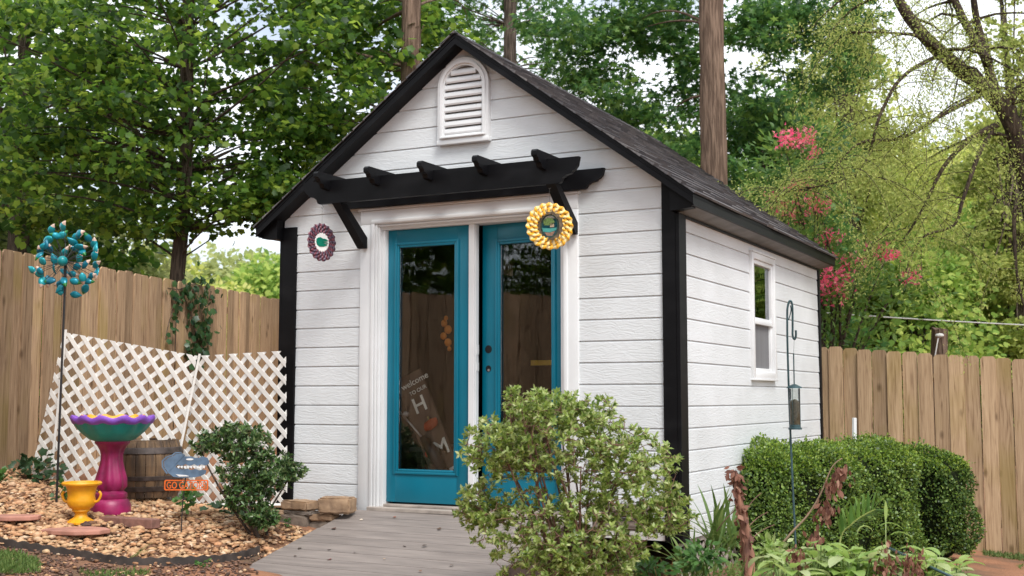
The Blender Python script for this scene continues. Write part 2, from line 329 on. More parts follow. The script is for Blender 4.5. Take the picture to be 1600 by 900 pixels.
n2 = N(t, 'ShaderNodeTexNoise'); n2.inputs['Scale'].default_value = 35; n2.inputs['Detail'].default_value = 5; l(tcn.outputs['Object'], n2.inputs[0])
b = N(t, 'ShaderNodeBump'); b.inputs['Strength'].default_value = .9; b.inputs['Distance'].default_value = .02; l(n2.outputs[0], b.inputs['Height']); l(b.outputs[0], p.inputs['Normal'])
M_soil = m
g = numesh('ground', GV, GF.ravel(), np.full(len(GF), 4), M_soil, smooth=True); g['kind'] = 'structure'

# ------------------------------------------------------------ the shed
shed = thing('garden_shed', 'white lap sided garden shed with black trim and teal double doors', 'shed', (1.52, 2.0, -.15))
XL, XR, YB = -.13, 3.165, 4.08; RX, RZ, SL = 1.52, 3.505, .728
def roofz(x): return RZ-SL*abs(x-RX)-.045       # underside of the roof deck
def wallcourses(mb, intervals, z0, z1, mp_, zmin=-.15, cuts=()):
    z = zmin
    prof = lambda q_: -.016+.003*q_/.133 if q_ < .133 else -.013+.010*(q_-.133)/.017
    while z < z1-1e-6:
        br = sorted([z+f_ for f_ in (0, .133, .15)]+[c_ for c_ in cuts if z+.002 < c_ < z+.148 and abs(c_-z-.133) > .002])
        for za, zb in zip(br[:-1], br[1:]):
            if za >= z1-1e-6: break
            zb = min(zb, z1)
            for (a0, b0, a1, b1) in intervals(za, zb):
                if b0-a0 < .01: continue
                lo, hi = prof(za-z), prof(zb-z)
                V = [mp_(a0, lo, za), mp_(b0, lo, za), mp_(b1, hi, zb), mp_(a1, hi, zb), mp_(a0, .0, za), mp_(b0, .0, za)]
                mb.add(V, [(0, 1, 2, 3)]+([(4, 5, 1, 0)] if za-z < .001 else []))
        z += .15
def front_int(za, zb):
    def seg(z):
        hw = (RZ-.045-z)/SL; return max(XL, RX-hw), min(XR, RX+hw)
    l0, r0 = seg(za); l1, r1 = seg(zb)
    if zb <= 2.16: return [(l0, .75, l1, .75), (2.38, r0, 2.38, r1)]
    if r1-l1 < .02: l1 = r1 = RX
    return [(l0, r0, l1, r1)]
mb = MB(); wallcourses(mb, front_int, -.15, 3.455, lambda u, d, z: (u, d, z), zmin=-.15)
# split the course that crosses the door head
mb.build('front_wall', M_siding, shed)
WY0, WY1, WZ0, WZ1 = 1.71, 2.40, .97, 1.975
def side_int(za, zb):
    if zb <= WZ0+.005 or za >= WZ1-.005: return [(-.0, YB, 0, YB)]
    return [(0, WY0+.02, 0, WY0+.02), (WY1-.02, YB, WY1-.02, YB)]
mb = MB(); wallcourses(mb, side_int, -.15, 2.12, lambda u, d, z: (XR-d, u, z), cuts=(WZ0, WZ1-.004)); mb.build('side_wall', M_siding, shed)
# sheathing behind the siding: a real shell of walls
mb = MB()
def rect(mb, a, b): mb.box(a, b)
rect(mb, (XL+.005, .004, -.15), (.745, .09, 2.12)); rect(mb, (2.385, .004, -.15), (XR-.005, .09, 2.12))
hw = 1.62
mb.prism([(XL+.005, 2.12), (XR-.005, 2.12), (XR-.005, roofz(XR-.005)-.01), (RX, roofz(RX)-.01), (XL+.005, roofz(XL+.005)-.01)], (0, .004, 0), (1, 0, 0), (0, 0, 1), (0, 1, 0), .086)
rect(mb, (XR-.09, .09, -.15), (XR-.004, WY0+.03, 2.11)); rect(mb, (XR-.09, WY1-.03, -.15), (XR-.004, YB, 2.11))
rect(mb, (XR-.09, WY0+.03, -.15), (XR-.004, WY1-.03, WZ0+.03)); rect(mb, (XR-.09, WY0+.03, WZ1-.03), (XR-.004, WY1-.03, 2.11))
rect(mb, (XL+.005, .09, -.15), (XL+.09, YB, 2.11))
mb.prism([(XL+.005, -.15), (XR-.005, -.15), (XR-.005, roofz(XR-.005)-.01), (RX, roofz(RX)-.01), (XL+.005, roofz(XL+.005)-.01)], (0, YB, 0), (1, 0, 0), (0, 0, 1), (0, 1, 0), -.08)
rect(mb, (XL+.09, .09, -.12), (XR-.09, YB-.08, -.02))
mb.build('inner_wall', M_dark, shed)
mb = MB(); wallcourses(mb, lambda a, b_: [(0, YB, 0, YB)], -.15, 2.11, lambda u, d, z: (XL+d, u, z)); mb.build('side_wall', M_siding, shed)
# corner boards
def part_box(name, lo, hi, m, parent=shed, bevel=.003): mb = MB(); mb.box(lo, hi, bevel=bevel); return mb.build(name, m, parent)
part_box('corner_board', (-.14, -.032, -.15), (-.002, .003, 2.16), M_black)
mb = MB(); mb.prism([(3.075, -.16), (XR+.006, -.16), (XR+.006, RZ-SL*(XR+.006-RX)-.086), (3.075, RZ-SL*(3.075-RX)-.086)], (0, -.032, 0), (1, 0, 0), (0, 0, 1), (0, 1, 0), .03); mb.box((XR+.0075, -.032, -.16), (XR+.034, .115, 2.055), bevel=.003); mb.build('corner_board', M_black, shed)
mb = MB(); mb.box((XR+.002, YB-.035, -.16), (XR+.03, YB+.03, 2.075), bevel=.003); mb.build('corner_board', M_black, shed)
mb = MB(); mb.box((XL-.03, -.032, -.16), (XL-.0105, .1, 2.1)); mb.build('corner_board', M_black, shed)
# roof
YF, YK, EX = -.165, 4.13, 1.825      # front, back, half width
roof = MB()
for sg in (-1, 1):
    roof.prism([(0, 0), (EX, -SL*EX), (EX, -SL*EX-.028), (0, -.028)], (RX, YF, RZ-.012), (sg, 0, 0), (0, 0, 1), (0, 1, 0), YK-YF)
ro = roof.build('roof', M_black, shed); fixn(ro)
sh = MB(); ln = math.hypot(1, SL); course = .118
for sg in (-1, 1):
    L0 = EX*ln+.02; k = 0; s = L0
    nrm = np.array([sg*SL/ln, 0, 1/ln]); dn = np.array([sg/ln, 0, -SL/ln])
    ap = np.array([RX, 0, RZ-.010])
    while s > 0:
        s1 = max(s-course, 0); y = YF-.012-random.random()*.25; first = True
        while y < YK+.01:
            wd = random.choice((.13, .17, .21, .26, .30)); ya, yb = max(y, YF-.014), min(y+wd, YK+.012); y += wd
            if yb-ya < .01: continue
            th = random.choice((.013, .013, .018)); jit = random.uniform(-.004, .004) + (.006*math.sin(ya*4) if k == 0 else 0)
            A = ap+dn*(s+jit)+nrm*th; B = ap+dn*s1+nrm*.002; C = ap+dn*(s+jit)-nrm*.002
            Yv = lambda p, yy: (p[0], yy, p[2])
            sh.add([Yv(A, ya), Yv(A, yb), Yv(B, yb), Yv(B, ya), Yv(C, ya), Yv(C, yb)], [(0, 1, 2, 3) if sg > 0 else (3, 2, 1, 0), (4, 5, 1, 0) if sg > 0 else (0, 1, 5, 4)])
            sh.add([Yv(A, ya), Yv(B, ya), Yv(C, ya), Yv(A, yb), Yv(B, yb), Yv(C, yb)], [(0, 1, 2), (3, 5, 4)])
        s -= course; k += 1
cy = YF-.014
while cy < YK:
    for sg in (-1, 1):
        o_ = np.array([RX, cy, RZ+.008]); d_ = np.array([sg/ln*.14, 0, -SL/ln*.14])
        sh.add([o_, o_+[0, .16, -.006], o_+[0, .16, -.006]+d_, o_+d_, o_+d_-[0, 0, .012], o_-[0, 0, .02]], [(0, 1, 2, 3), (0, 3, 4, 5)])
    cy += .14
sh.build('shingles', M_shingle, ro)
# rake boards and boxed eaves
for sg in (-1, 1):
    mb = MB(); mb.prism([(0, -.042), (EX, -SL*EX-.042), (EX, -SL*EX-.092), (0, -.092)], (RX, YF+.004, RZ), (sg, 0, 0), (0, 0, 1), (0, 1, 0), .022); fixn(mb.build('rake_board', M_black, shed))
    mb = MB(); mb.prism([(0, -.072), (EX-.01, -SL*EX-.072), (EX-.01, -SL*EX-.084), (0, -.084)], (RX, YF+.028, RZ), (sg, 0, 0), (0, 0, 1), (0, 1, 0), -YF-.012); fixn(mb.build('rake_soffit', M_black, shed))
    ex = RX+sg*EX; ez = RZ-SL*EX
    mb = MB(); a, b_ = sorted((ex-sg*.004, ex-sg*.026)); mb.box((a, YF+.03, ez-.096), (b_, YK-.01, ez-.036)); mb.build('fascia', M_black, shed)
    xw = XR if sg > 0 else XL; a, b_ = sorted((xw+sg*.036, ex-sg*.027))
    mb = MB(); mb.prism([(xw+sg*.032, ez-.122), (ex-sg*.028, ez-.094), (ex-sg*.028, ez-.084), (xw+sg*.032, ez-.112)], (0, -.02, 0), (1, 0, 0), (0, 0, 1), (0, 1, 0), YK); fixn(mb.build('soffit', M_soffit, shed))
    x0_ = xw+sg*.0; mb = MB(); mb.prism([(x0_, ez-.118), (xw+sg*.04, ez-.118), (ex-sg*.0265, ez-.105), (ex-sg*.0265, ez-.048), (x0_, RZ-SL*abs(x0_-RX)-.086)], (0, YF+.05, 0), (1, 0, 0), (0, 0, 1), (0, 1, 0), -YF-.085); fixn(mb.build('eave_return', M_black, shed))
    mb = MB(); a, b_ = sorted((xw+sg*.019, xw+sg*.034)); mb.box((a, .12, ez-.140), (b_, YK-.06, ez-.1235)); mb.build('frieze_board', M_black, shed)
# door casing
mb = MB()
def casing(mb, x0, x1, zt, wd, y0, y1, zb=-.02):
    mb.box((x0, y0, zb), (x0+wd, y1, zt-wd-.001), bevel=.003); mb.box((x1-wd, y0, zb), (x1, y1, zt-wd-.001), bevel=.003); mb.box((x0, y0, zt-wd), (x1, y1, zt), bevel=.003)
casing(mb, .615, 2.45, 2.238, .105, -.036, .0, -.05)
casing(mb, .722, 2.372, 2.163, .028, -.05, .0); casing(mb, .753, 2.363, 2.147, .020, -.042, .0); casing(mb, .775, 2.345, 2.125, .016, -.033, .06)
casing(mb, .792, 2.333, 2.116, .03, -.006, .13)
mb.box((.60, -.05, 2.24), (2.465, .0, 2.256), bevel=.002)
mb.build('door_casing', M_trimw, shed, smooth=30)
mb = MB(); mb.box((.72, -.075, -.045), (2.385, .12, -.012), bevel=.006); mb.box((.80, .0, -.011), (2.33, .10, .008), bevel=.004); mb.build('threshold', mat('threshold_wood', (.36, .31, .27), .6, .2, 9, stretch=(1, 8, 1)), shed)
def ring(mb, x0, x1, z0, z1, wl, wr, wb, wt, y0, y1, bv=.003):
    mb.box((x0, y0, z0), (x0+wl, y1, z1), bevel=bv); mb.box((x1-wr, y0, z0), (x1, y1, z1), bevel=bv)
    mb.box((x0+wl+.0005, y0, z0), (x1-wr-.0005, y1, z0+wb), bevel=bv); mb.box((x0+wl+.0005, y0, z1-wt), (x1-wr-.0005, y1, z1), bevel=bv)
def leaf(x0, x1, gx0, gx1, gz0, gz1, pivot=None, ang=0, hardware=False):
    Mx = Matrix.Identity(4)
    if pivot: Mx = Matrix.Translation(pivot) @ Matrix.Rotation(ang, 4, 'Z') @ Matrix.Translation([-a for a in pivot])
    def tr(o): o.data.transform(Mx); return o
    z0, z1 = .022, 2.10
    mb = MB(); mb.box((x0, .04, z0), (gx0-.02, .083, z1), bevel=.002); mb.box((gx1+.02, .04, z0), (x1, .083, z1), bevel=.002)
    mb.box((gx0-.0195, .04, z0), (gx1+.0195, .083, gz0-.02), bevel=.002); mb.box((gx0-.0195, .04, gz1+.02), (gx1+.0195, .083, z1), bevel=.002)
    ring(mb, gx0-.034, gx1+.034, gz0-.034, gz1+.034, .02, .02, .02, .02, .028, .05, .005)
    ring(mb, gx0-.016, gx1+.016, gz0-.016, gz1+.016, .02, .02, .02, .02, .032, .056, .007)
    d = tr(mb.build('door', M_teal, shed, smooth=30))
    mb = MB(); mb.box((gx0, .058, gz0), (gx1, .064, gz1)); tr(mb.build('glass_pane', M_glass, d))
    if hardware:
        for z, r_ in ((1.16, .030), (1.017, .024)):
            mb = MB(); mb.tube([(x0+.055, .0385, z), (x0+.055, .0415, z)], r_, 24); tr(mb.build('lock_bore', M_bore, d))
        mb = MB(); mb.tube([(x0+.062, .030, 1.006), (x0+.062, .040, 1.006)], .009, 12); tr(mb.build('latch', M_metal, d))
    return d
leaf(.823, 1.54, .92, 1.415, .265, 1.95)
mb = MB(); mb.box((1.545, .012, .022), (1.594, .082, 2.10), bevel=.004); mb.box((1.5945, .03, .05), (1.6, .07, 2.08)); mb.box((1.6005, .036, 1.0), (1.606, .064, 1.06)); mb.box((1.6005, .036, 1.12), (1.606, .064, 1.19))
mb.build('astragal', M_trimw, shed)
leaf(1.605, 2.320, 1.757, 2.212, .265, 1.935, pivot=(2.32, .085, 0), ang=R(-6.5), hardware=True)
# gable vent
vent = MB(); VX0, VX1, VZ0 = 1.312, 1.745, 2.692; vcx = (VX0+VX1)/2
def archpts(w_, zb, inset=0, n=18):
    hw_ = w_/2; top = VZ0+.43-inset*0; P = [(-hw_, zb), (hw_, zb)]
    for i in range(n+1): a = math.pi*i/n; P.append((hw_*math.cos(a), top+hw_*math.sin(a)))
    return P
def archring(mb, wo_, zbo, wi_, zbi, y0, y1):
    A = archpts(wo_, zbo); B = archpts(wi_, zbi); k = len(A)
    V = [(vcx+a, y1, z) for a, z in A]+[(vcx+a, y1, z) for a, z in B]+[(vcx+a, y0, z) for a, z in A]+[(vcx+a, y0, z) for a, z in B]
    F = []
    for i in range(k):
        j = (i+1) % k; F += [(2*k+i, 2*k+j, 3*k+j, 3*k+i), (i, 2*k+i, 2*k+j, j), (k+i, k+j, 3*k+j, 3*k+i)]
    mb.add(V, F)
archring(vent, .433, VZ0, .385, VZ0+.045, -.055, -.002); archring(vent, .385, VZ0+.045, .345, VZ0+.055, -.068, -.002); archring(vent, .345, VZ0+.055, .318, VZ0+.07, -.052, -.002)
vent.box((VX0-.004, -.062, VZ0-.004), (VX1+.004, -.001, VZ0+.03), bevel=.004); vent.box((VX0+.03, -.078, VZ0+.040), (VX1-.03, -.001, VZ0+.054), bevel=.004)
vf = vent.build('gable_vent', M_trimw, shed, smooth=35); fixn(vf)
mb = MB(); z = VZ0+.085
while z < VZ0+.57:
    half = .159
    if z > VZ0+.43: half = math.sqrt(max(.159**2-(z+.02-VZ0-.43)**2, .0005))
    if half > .03: mb.prism([(-.048, .0), (-.054, .012), (-.051, .036), (-.014, .058), (-.005, .044)], (vcx-half, 0, z-.012), (0, 1, 0), (0, 0, 1), (1, 0, 0), 2*half); mb.box((vcx-.004, -.045, z-.006), (vcx+.004, -.03, z+.02))
    z += .0555
fixn(mb.build('louver', M_trimw, vf))
mb = MB(); P = archpts(.318, VZ0+.07); mb.prism(P, (vcx, -.0195, 0), (1, 0, 0), (0, 0, 1), (0, 1, 0), .002); fixn(mb.build('vent_screen', mat('vent_screen', (.16, .14, .12), .9), vf))
# side window
mb = MB(); xo = XR+.016
def side_ring(mb, y0, y1, z0, z1, w_, x0, x1, bv=.003):
    mb.box((x0, y0, z0), (x1, y0+w_, z1), bevel=bv); mb.box((x0, y1-w_, z0), (x1, y1, z1), bevel=bv)
    mb.box((x0, y0+w_+.0005, z0), (x1, y1-w_-.0005, z0+w_), bevel=bv); mb.box((x0, y0+w_+.0005, z1-w_), (x1, y1-w_-.0005, z1), bevel=bv)
side_ring(mb, WY0-.005, WY1+.005, WZ0-.01, WZ1, .05, XR-.02, XR+.042)
side_ring(mb, WY0+.046, WY1-.046, 1.40, WZ1-.051, .035, XR-.02, XR+.026); side_ring(mb, WY0+.046, WY1-.046, WZ0+.041, 1.455, .032, XR-.035, XR+.014)
mb.box((XR-.01, WY0-.01, WZ1+.001), (XR+.05, WY1+.01, WZ1+.014)); mb.box((XR+.001, WY0-.012, WZ0-.028), (XR+.05, WY1+.012, WZ0-.011), bevel=.003)
wn = mb.build('window', M_trimw, shed, smooth=30)
mb = MB(); mb.box((XR-.004, WY0+.08, 1.43), (XR+.002, WY1-.08, WZ1-.085)); mb.build('glass_pane', glassmat('window_glass', 2.3), wn)
mb = MB(); mb.box((XR-.012, WY0+.075, WZ0+.07), (XR-.006, WY1-.075, 1.425)); mb.build('insect_screen', mat('insect_screen', (.15, .15, .155), .8, .1, 3, stretch=(1, 6, .3)), wn)
# lattice maker
def clip(poly, w_, h_, sl_=0):
    def cut(P, f):
        out_ = []
        for i in range(len(P)):
            a, b2 = P[i], P[(i+1) % len(P)]; fa, fb = f(a), f(b2)
            if fa >= 0: out_.append(a)
            if fa*fb < 0: t_ = fa/(fa-fb); out_.append((a[0]+(b2[0]-a[0])*t_, a[1]+(b2[1]-a[1])*t_))
        return out_
    for f in (lambda q: q[0]+sl_*(1-q[1]/h_), lambda q: w_-q[0], lambda q: q[1], lambda q: h_-q[1]):
        if poly: poly = cut(poly, f)
    return poly
def lattice(mb, o, u, v, w_, h_, per=.139, st=.035, th=.006, slant=0):
    n = np.cross(u, v); hs_ = st/2*math.sqrt(2); k = int((w_+h_)/per)+3
    for i in range(-k, k):
        c = i*per
        for sgn, z_ in ((1, 0), (-1, th+.0005)):
            big = w_+h_+1
            if sgn > 0: P = [(c-hs_-0, 0), (c+hs_, 0), (c+hs_+h_, h_), (c-hs_+h_, h_)]
            else: P = [(c-hs_, 0), (c+hs_, 0), (c+hs_-h_, h_), (c-hs_-h_, h_)]
            P = clip(P, w_, h_, slant)
            if len(P) > 2: mb.prism(P, np.array(o)+n*z_, u, v, n, th)
mb = MB(); lattice(mb, (XR-.02, 0.02, -.62), np.array((0, 1., 0)), np.array((0, 0, 1.)), YB-.05, .465)
mb.box((XR-.03, .0, -.19), (XR-.005, YB, -.155)); fixn(mb.build('skirting_lattice', M_lattice2, shed))
# pergola over the door
def beam(mb, x0, x1, z0, z1, y0, y1, prof=True):
    h_ = z1-z0; L_ = []
    e_ = [(0, 0), (.012, -.35*h_), (.035, -.52*h_), (.05, -.56*h_), (.058, -.64*h_), (.10, -.70*h_), (.125, -.8*h_), (.135, -.95*h_), (.15, -h_)]
    P = [(x0+a, z1+b2) for a, b2 in e_]+[(x1-a, z1+b2) for a, b2 in reversed(e_)]
    mb.prism(P, (0, y0, 0), (1, 0, 0), (0, 0, 1), (0, 1, 0), y1-y0)
mb = MB(); beam(mb, .345, 2.63, 2.252, 2.425, -.415, -.377); fixn(mb.build('pergola_beam', M_black, shed))
mb = MB(); beam(mb, .30, 2.67, 2.262, 2.40, -.078, -.042); fixn(mb.build('pergola_beam', M_black, shed))
for x in (.575, 1.02, 1.47, 1.915, 2.37):
    mb = MB(); P = [(-.042, 2.47), (-.56, 2.47), (-.575, 2.455), (-.575, 2.43), (-.545, 2.415), (-.535, 2.395), (-.50, 2.385), (-.485, 2.36), (-.45, 2.352), (-.042, 2.352)]
    mb.prism(P, (x-.02, 0, 0), (0, 1, 0), (0, 0, 1), (1, 0, 0), .04); fixn(mb.build('pergola_rafter', M_black, shed))
for x in (.655, 2.425):
    mb = MB(); P = [(-.425, 2.25), (-.335, 2.25), (-.052, 2.03), (-.052, 1.945), (-.082, 1.945)]; mb.prism(P, (x-.035, 0, 0), (0, 1, 0), (0, 0, 1), (1, 0, 0), .07); fixn(mb.build('pergola_brace', M_black, shed))
seat(shed)

# ------------------------------------------------------------ ramp, blocks and timbers
ramp = thing('wooden_ramp', 'taupe composite board ramp sloping down from the shed doors', 'ramp', (1.47, -.1, -.3))
sl = .227; mb = MB(); y = -.077; k = 0
while y > -2.3:
    jx = random.uniform(-.006, .006); y1 = y-.137
    V = [(.60+jx, y, sl*y-.02), (2.36+jx, y-.012, sl*y-.035), (2.36+jx, y1-.012, sl*y1-.035), (.60+jx, y1, sl*y1-.02)]
    V = V+[(a, b2, c-.025) for a, b2, c in V]
    mb.add(V, [(3, 2, 1, 0), (4, 5, 6, 7), (0, 1, 5, 4), (1, 2, 6, 5), (2, 3, 7, 6), (3, 0, 4, 7)]); y = y1-.005
mb.build('deck_boards', M_ramp, ramp)
for x in (.62, 2.325):
    mb = MB(); mb.prism([(-.08, -.075), (-2.2, -.075-sl*2.15), (-2.2, -.9), (-.08, -.5)], (x, 0, 0), (0, 1, 0), (0, 0, 1), (1, 0, 0), .03); fixn(mb.build('stringer', mat('stringer_wood', (.07, .045, .035), .9, .3, 12), ramp))
seat(ramp)
def block(px, py, D, dims, rz, m, label, name='concrete_block', cat='block', group='blocks stacked beside the ramp', tilt=0):
    c = at(px, py, D); w_, d_, h_ = dims; bm = bmesh.new(); bmesh.ops.create_cube(bm, size=1)
    for v in bm.verts: v.co = Vector((v.co.x*w_, v.co.y*d_, v.co.z*h_))
    bmesh.ops.bevel(bm, geom=bm.edges[:], offset=.012, segments=2, affect='EDGES'); bmesh.ops.subdivide_edges(bm, edges=[e_ for e_ in bm.edges if e_.calc_length() > .05], cuts=4, use_grid_fill=True)
    for v in bm.verts: v.co += Vector((random.gauss(0, .0022), random.gauss(0, .0022), random.gauss(0, .0018)))
    me = bpy.data.meshes.new(name); bm.to_mesh(me); bm.free(); me.shade_smooth(); me.set_sharp_from_angle(angle=R(40)); me.materials.append(m)
    o = bpy.data.objects.new(name, me); COL.objects.link(o); o.location = c; o.rotation_euler = (tilt, 0, rz); return tag(o, label, cat, group)
block(527, 789, 9.06, (.25, .16, .118), R(14), M_block, 'tan retaining block nearest the door casing, on top of its stack')
block(470, 789, 9.2, (.27, .17, .07), R(-8), M_block, 'rough tan cap block at the shed corner behind the small bush')
block(472, 801, 9.17, (.28, .17, .035), R(-6), M_timber, 'thin grey slab between the rough cap block and the grey block below')
block(465, 817, 9.15, (.24, .17, .13), R(4), M_block2, 'dark grey block at the bottom of the stack by the shed corner')
block(508, 808, 9.1, (.20, .15, .05), R(10), M_block, 'brown block flattened under the tan block nearest the door casing')
block(508, 822, 9.1, (.20, .15, .07), R(6), M_block2, 'dark block at ground level against the left edge of the ramp')
block(438, 812, 9.2, (.10, .16, .14), R(0), M_block, 'small tan block half hidden behind the small dark bush')
block(968, 797, 8.05, (.42, .10, .08), R(4), M_timber, 'upper grey weathered timber behind the large azalea', 'landscape_timber', 'timber', 'timbers below the shed front wall')
block(978, 819, 8.05, (.44, .10, .075), R(6), M_timber, 'lower grey weathered timber behind the large azalea', 'landscape_timber', 'timber', 'timbers below the shed front wall')

# ------------------------------------------------------------ fences
def fence(name, label, A, B, ztopA, ztopB, m, pw=.14, dogear=True, extra=None, zb=None, rails=True):
    f = thing(name, label, 'fence', ((A[0]+B[0])/2, (A[1]+B[1])/2, float(gz((A[0]+B[0])/2, (A[1]+B[1])/2))))
    A = np.array(A); B = np.array(B); Ln = np.linalg.norm(B-A); u = (B-A)/Ln; n = np.array([u[1], -u[0]])
    mb = MB(); s = 0
    while s < Ln:
        wv = pw*random.uniform(.985, 1.0); t_ = s/Ln; c = A+u*s; zt = ztopA+(ztopB-ztopA)*t_+random.gauss(0, .006); zb_ = float(gz(*(c)))-.03 if zb is None else zb
        o3 = np.array([c[0], c[1], 0]); lean = random.gauss(0, .004); kk_ = getattr(mb, 'kk', 0); mb.kk = kk_+1; off = (kk_ % 2)*.014+random.uniform(0, .014)
        e_ = .022 if dogear else .002
        P = [(0, zb_), (wv, zb_), (wv+lean, zt-e_*1.2), (wv-e_+lean, zt), (e_+lean, zt), (lean, zt-e_*1.2)]
        mb.prism(P, o3+np.array([n[0], n[1], 0])*off, (u[0], u[1], 0), (0, 0, 1), (n[0], n[1], 0), .018); s += pw+random.uniform(.002, .009)
    fixn(mb.build('fence_boards', m, f))
    if rails:
        mb = MB()
        for hgt in (.25, .95, 1.6):
            p0 = A; p1 = B; z0 = ztopA-1.83+hgt; z1 = ztopB-1.83+hgt
            q = [(p0[0], p0[1], z0), (p1[0], p1[1], z1)]; nn = np.array([n[0], n[1], 0])*-.045
            mb.tube([np.array(a)+nn for a in q], .04, 4)
        mb.build('rail', m, f)
    seat(f); return f
A0 = np.array((-2.432, -.76)); B0 = np.array((-3.73, 4.58)); du = (B0-A0)/np.linalg.norm(B0-A0)
fence('wooden_fence', 'old pine privacy fence behind the white lattice, running from the left edge to the corner', A0-du*5.5, B0-du*1.95, 2.03, 2.035, M_fenceL)
fence('wooden_fence', 'short newer fence section with dog ear tops, between the ivy and the shed', B0-du*1.95, B0, 2.045, 2.04, M_fenceL)
fence('wooden_fence', 'wooden privacy fence behind the hedge at right, stepping down past the shed', (-3.73, 4.62), (9.6, 4.80), 1.835, .81, M_fenceR)
fence('wooden_fence', 'dark board fence behind the photographer, seen mirrored in the glass doors', (4.2, -11.5), (-9, -8.5), 2.5, 2.5, woodfence('dark_boards', (.22, .14, .10), (.15, .095, .07), (.06, .04, .03), False), pw=.30, rails=False)

# ------------------------------------------------------------ lattice panels
def lat_panel(label, TL, TR, h_, slant=0):
    TL, TR = np.array(TL), np.array(TR); w_ = np.linalg.norm(TR-TL); u = (TR-TL)/w_; v = np.array([0, 0, 1.]); v = v-u*np.dot(v, u); v /= np.linalg.norm(v)
    f = thing('lattice_screen', label, 'lattice', tuple((TL+TR)/2-v*h_), 'white lattice panels in front of the left fence')
    mb = MB(); lattice(mb, TL-v*h_, u, v, w_, h_, slant=slant); fixn(mb.build('lattice_strips', M_lattice, f))
    return f, u, v, w_
TL = at(101, 519, 10.2); TR = at(309, 556, 9.95)
f, u, v, w_ = lat_panel('leaning white lattice panel left of the thin white stake', TL, TR, 1.22, .06); seat(f)
TL = at(311, 556, 9.95); TR = at(447, 548, 9.6)
f, u2, v2, w2 = lat_panel('upright white lattice panel between the thin white stake and the shed corner', TL, TR, 1.2, .235)
mb = MB(); mb.tube([TL-v2*1.2-np.array((0, .01, 0)), TR-v2*1.2-np.array((0, .01, 0))], .016, 4); mb.build('bottom_rail', M_lattice, f); seat(f)
for lab, a, b_ in (('thin white stake leaning between the two lattice panels', at(312, 553, 9.86), at(262, 798, 9.80)), ('short white stake at the top left corner of the lattice', at(103, 515, 10.1), at(80, 740, 10.1))):
    mb = MB(); mb.tube([b_, (a+b_)/2, a], .013, 4); tag(mb.build('lattice_stake', M_lattice, None), lab, 'stake')

# ------------------------------------------------------------ plants: generators
def trunk_mesh(mb, pts, rad, seg=10, rough=.04):
    b0 = mb.n; mb.tube(pts, rad, seg)
    V = mb.v[-1]; V += rng.normal(0, rough*np.mean(rad), V.shape)
def curve(a, b_, sag=0, side=0, n=6):
    a, b_ = np.array(a, float), np.array(b_, float); d = b_-a; L_ = np.linalg.norm(d); x, y, z = rot_between(d); out_ = []
    for i in range(n+1):
        t_ = i/n; k = 4*t_*(1-t_); out_.append(a+d*t_+np.array([0, 0, 1.])*sag*L_*k+x*side*L_*k)
    return np.array(out_)
def smoothpts(P, n=5):
    P = np.array(P, float); Q = []
    for i in range(len(P)-1):
        p0 = P[max(i-1, 0)]; p1 = P[i]; p2 = P[i+1]; p3 = P[min(i+2, len(P)-1)]
        for j in range(n):
            t_ = j/n; Q.append(.5*((2*p1)+(-p0+p2)*t_+(2*p0-5*p1+4*p2-p3)*t_**2+(-p0+3*p1-3*p2+p3)*t_**3))
    Q.append(P[-1]); return np.array(Q)
def tree(name, label, cat, tp, tr_, env, nclump, nleaf, lsize, tmpl, lm, bm_, group=None, flat=.4, crad=.55, droop=.3, limbs=True, twr=.018, limbp=.55):
    """tp trunk points, tr_ radii, env list of (centre, radii, weight)"""
    t = thing(name, label, cat, tuple(tp[0]), group); mb = MB()
    tp = smoothpts(tp, 4); rr = np.interp(np.linspace(0, 1, len(tp)), np.linspace(0, 1, len(tr_)), tr_)
    trunk_mesh(mb, tp, rr, 14, .05)
    wts = np.array([e_[2] for e_ in env], float); wts /= wts.sum(); pos = []; dr = []; nm = []; szs = []
    for i in range(nclump):
        c, rd, _ = env[rng.choice(len(env), p=wts)]; dv = unit(rng.normal(0, 1, 3)); q = np.array(c)+dv*np.array(rd)*rng.uniform(.25, 1)**.6
        cr_ = crad*rng.uniform(.5, 1.25)
        if limbs and rng.random() < limbp*(.4 if q[2] < c[2]-.0 and c[2] < 3.8 else 1):
            zz = q[2]-rng.uniform(.2, .6)*np.linalg.norm(q[:2]-np.array(c)[:2])-.2
            k = np.argmin(abs(tp[:, 2]-zz)); a = tp[k]
            if np.linalg.norm(q-a) > .2:
                cv = curve(a, q, rng.uniform(-.02, .10), rng.uniform(-.08, .08), 7); L_ = np.linalg.norm(q-a)
                r0 = min(rr[k]*.5, twr*(.5+.3*L_)); mb.tube(cv, np.linspace(r0, r0*.2, 8), 5, cap=False)
        n = int(nleaf*rng.uniform(.6, 1.4)*(cr_/crad)**2); pp = unit(rng.normal(0, 1, (n, 3)))*rng.uniform(.1, 1, (n, 1))**.5
        # sprays: leaves gather along a few radial twigs
        nt_ = 7; tw = unit(rng.normal(0, 1, (nt_, 3))*[1, 1, .5]); which = rng.integers(0, nt_, n); f_ = rng.uniform(.1, 1, (n, 1))
        pp = .5*pp+.8*tw[which]*f_; pp = pp*[1, 1, flat]*cr_; pos.append(q+pp); 
        dd = unit(pp+rng.normal(0, .5, (n, 3))*cr_)+[0, 0, -droop]; dr.append(dd); nm.append(np.array([0, 0, 1.])+rng.normal(0, .55, (n, 3))); szs.append(lsize*rng.uniform(.6, 1.25, n))
    mb.build('trunk', bm_, t, smooth=True)
    leaves('crown', tmpl, np.concatenate(pos), np.concatenate(dr), np.concatenate(nm), np.concatenate(szs), lm, t)
    seat(t); return t
B_dark = barkmat('dark_bark', (.10, .075, .055), (.045, .033, .025))
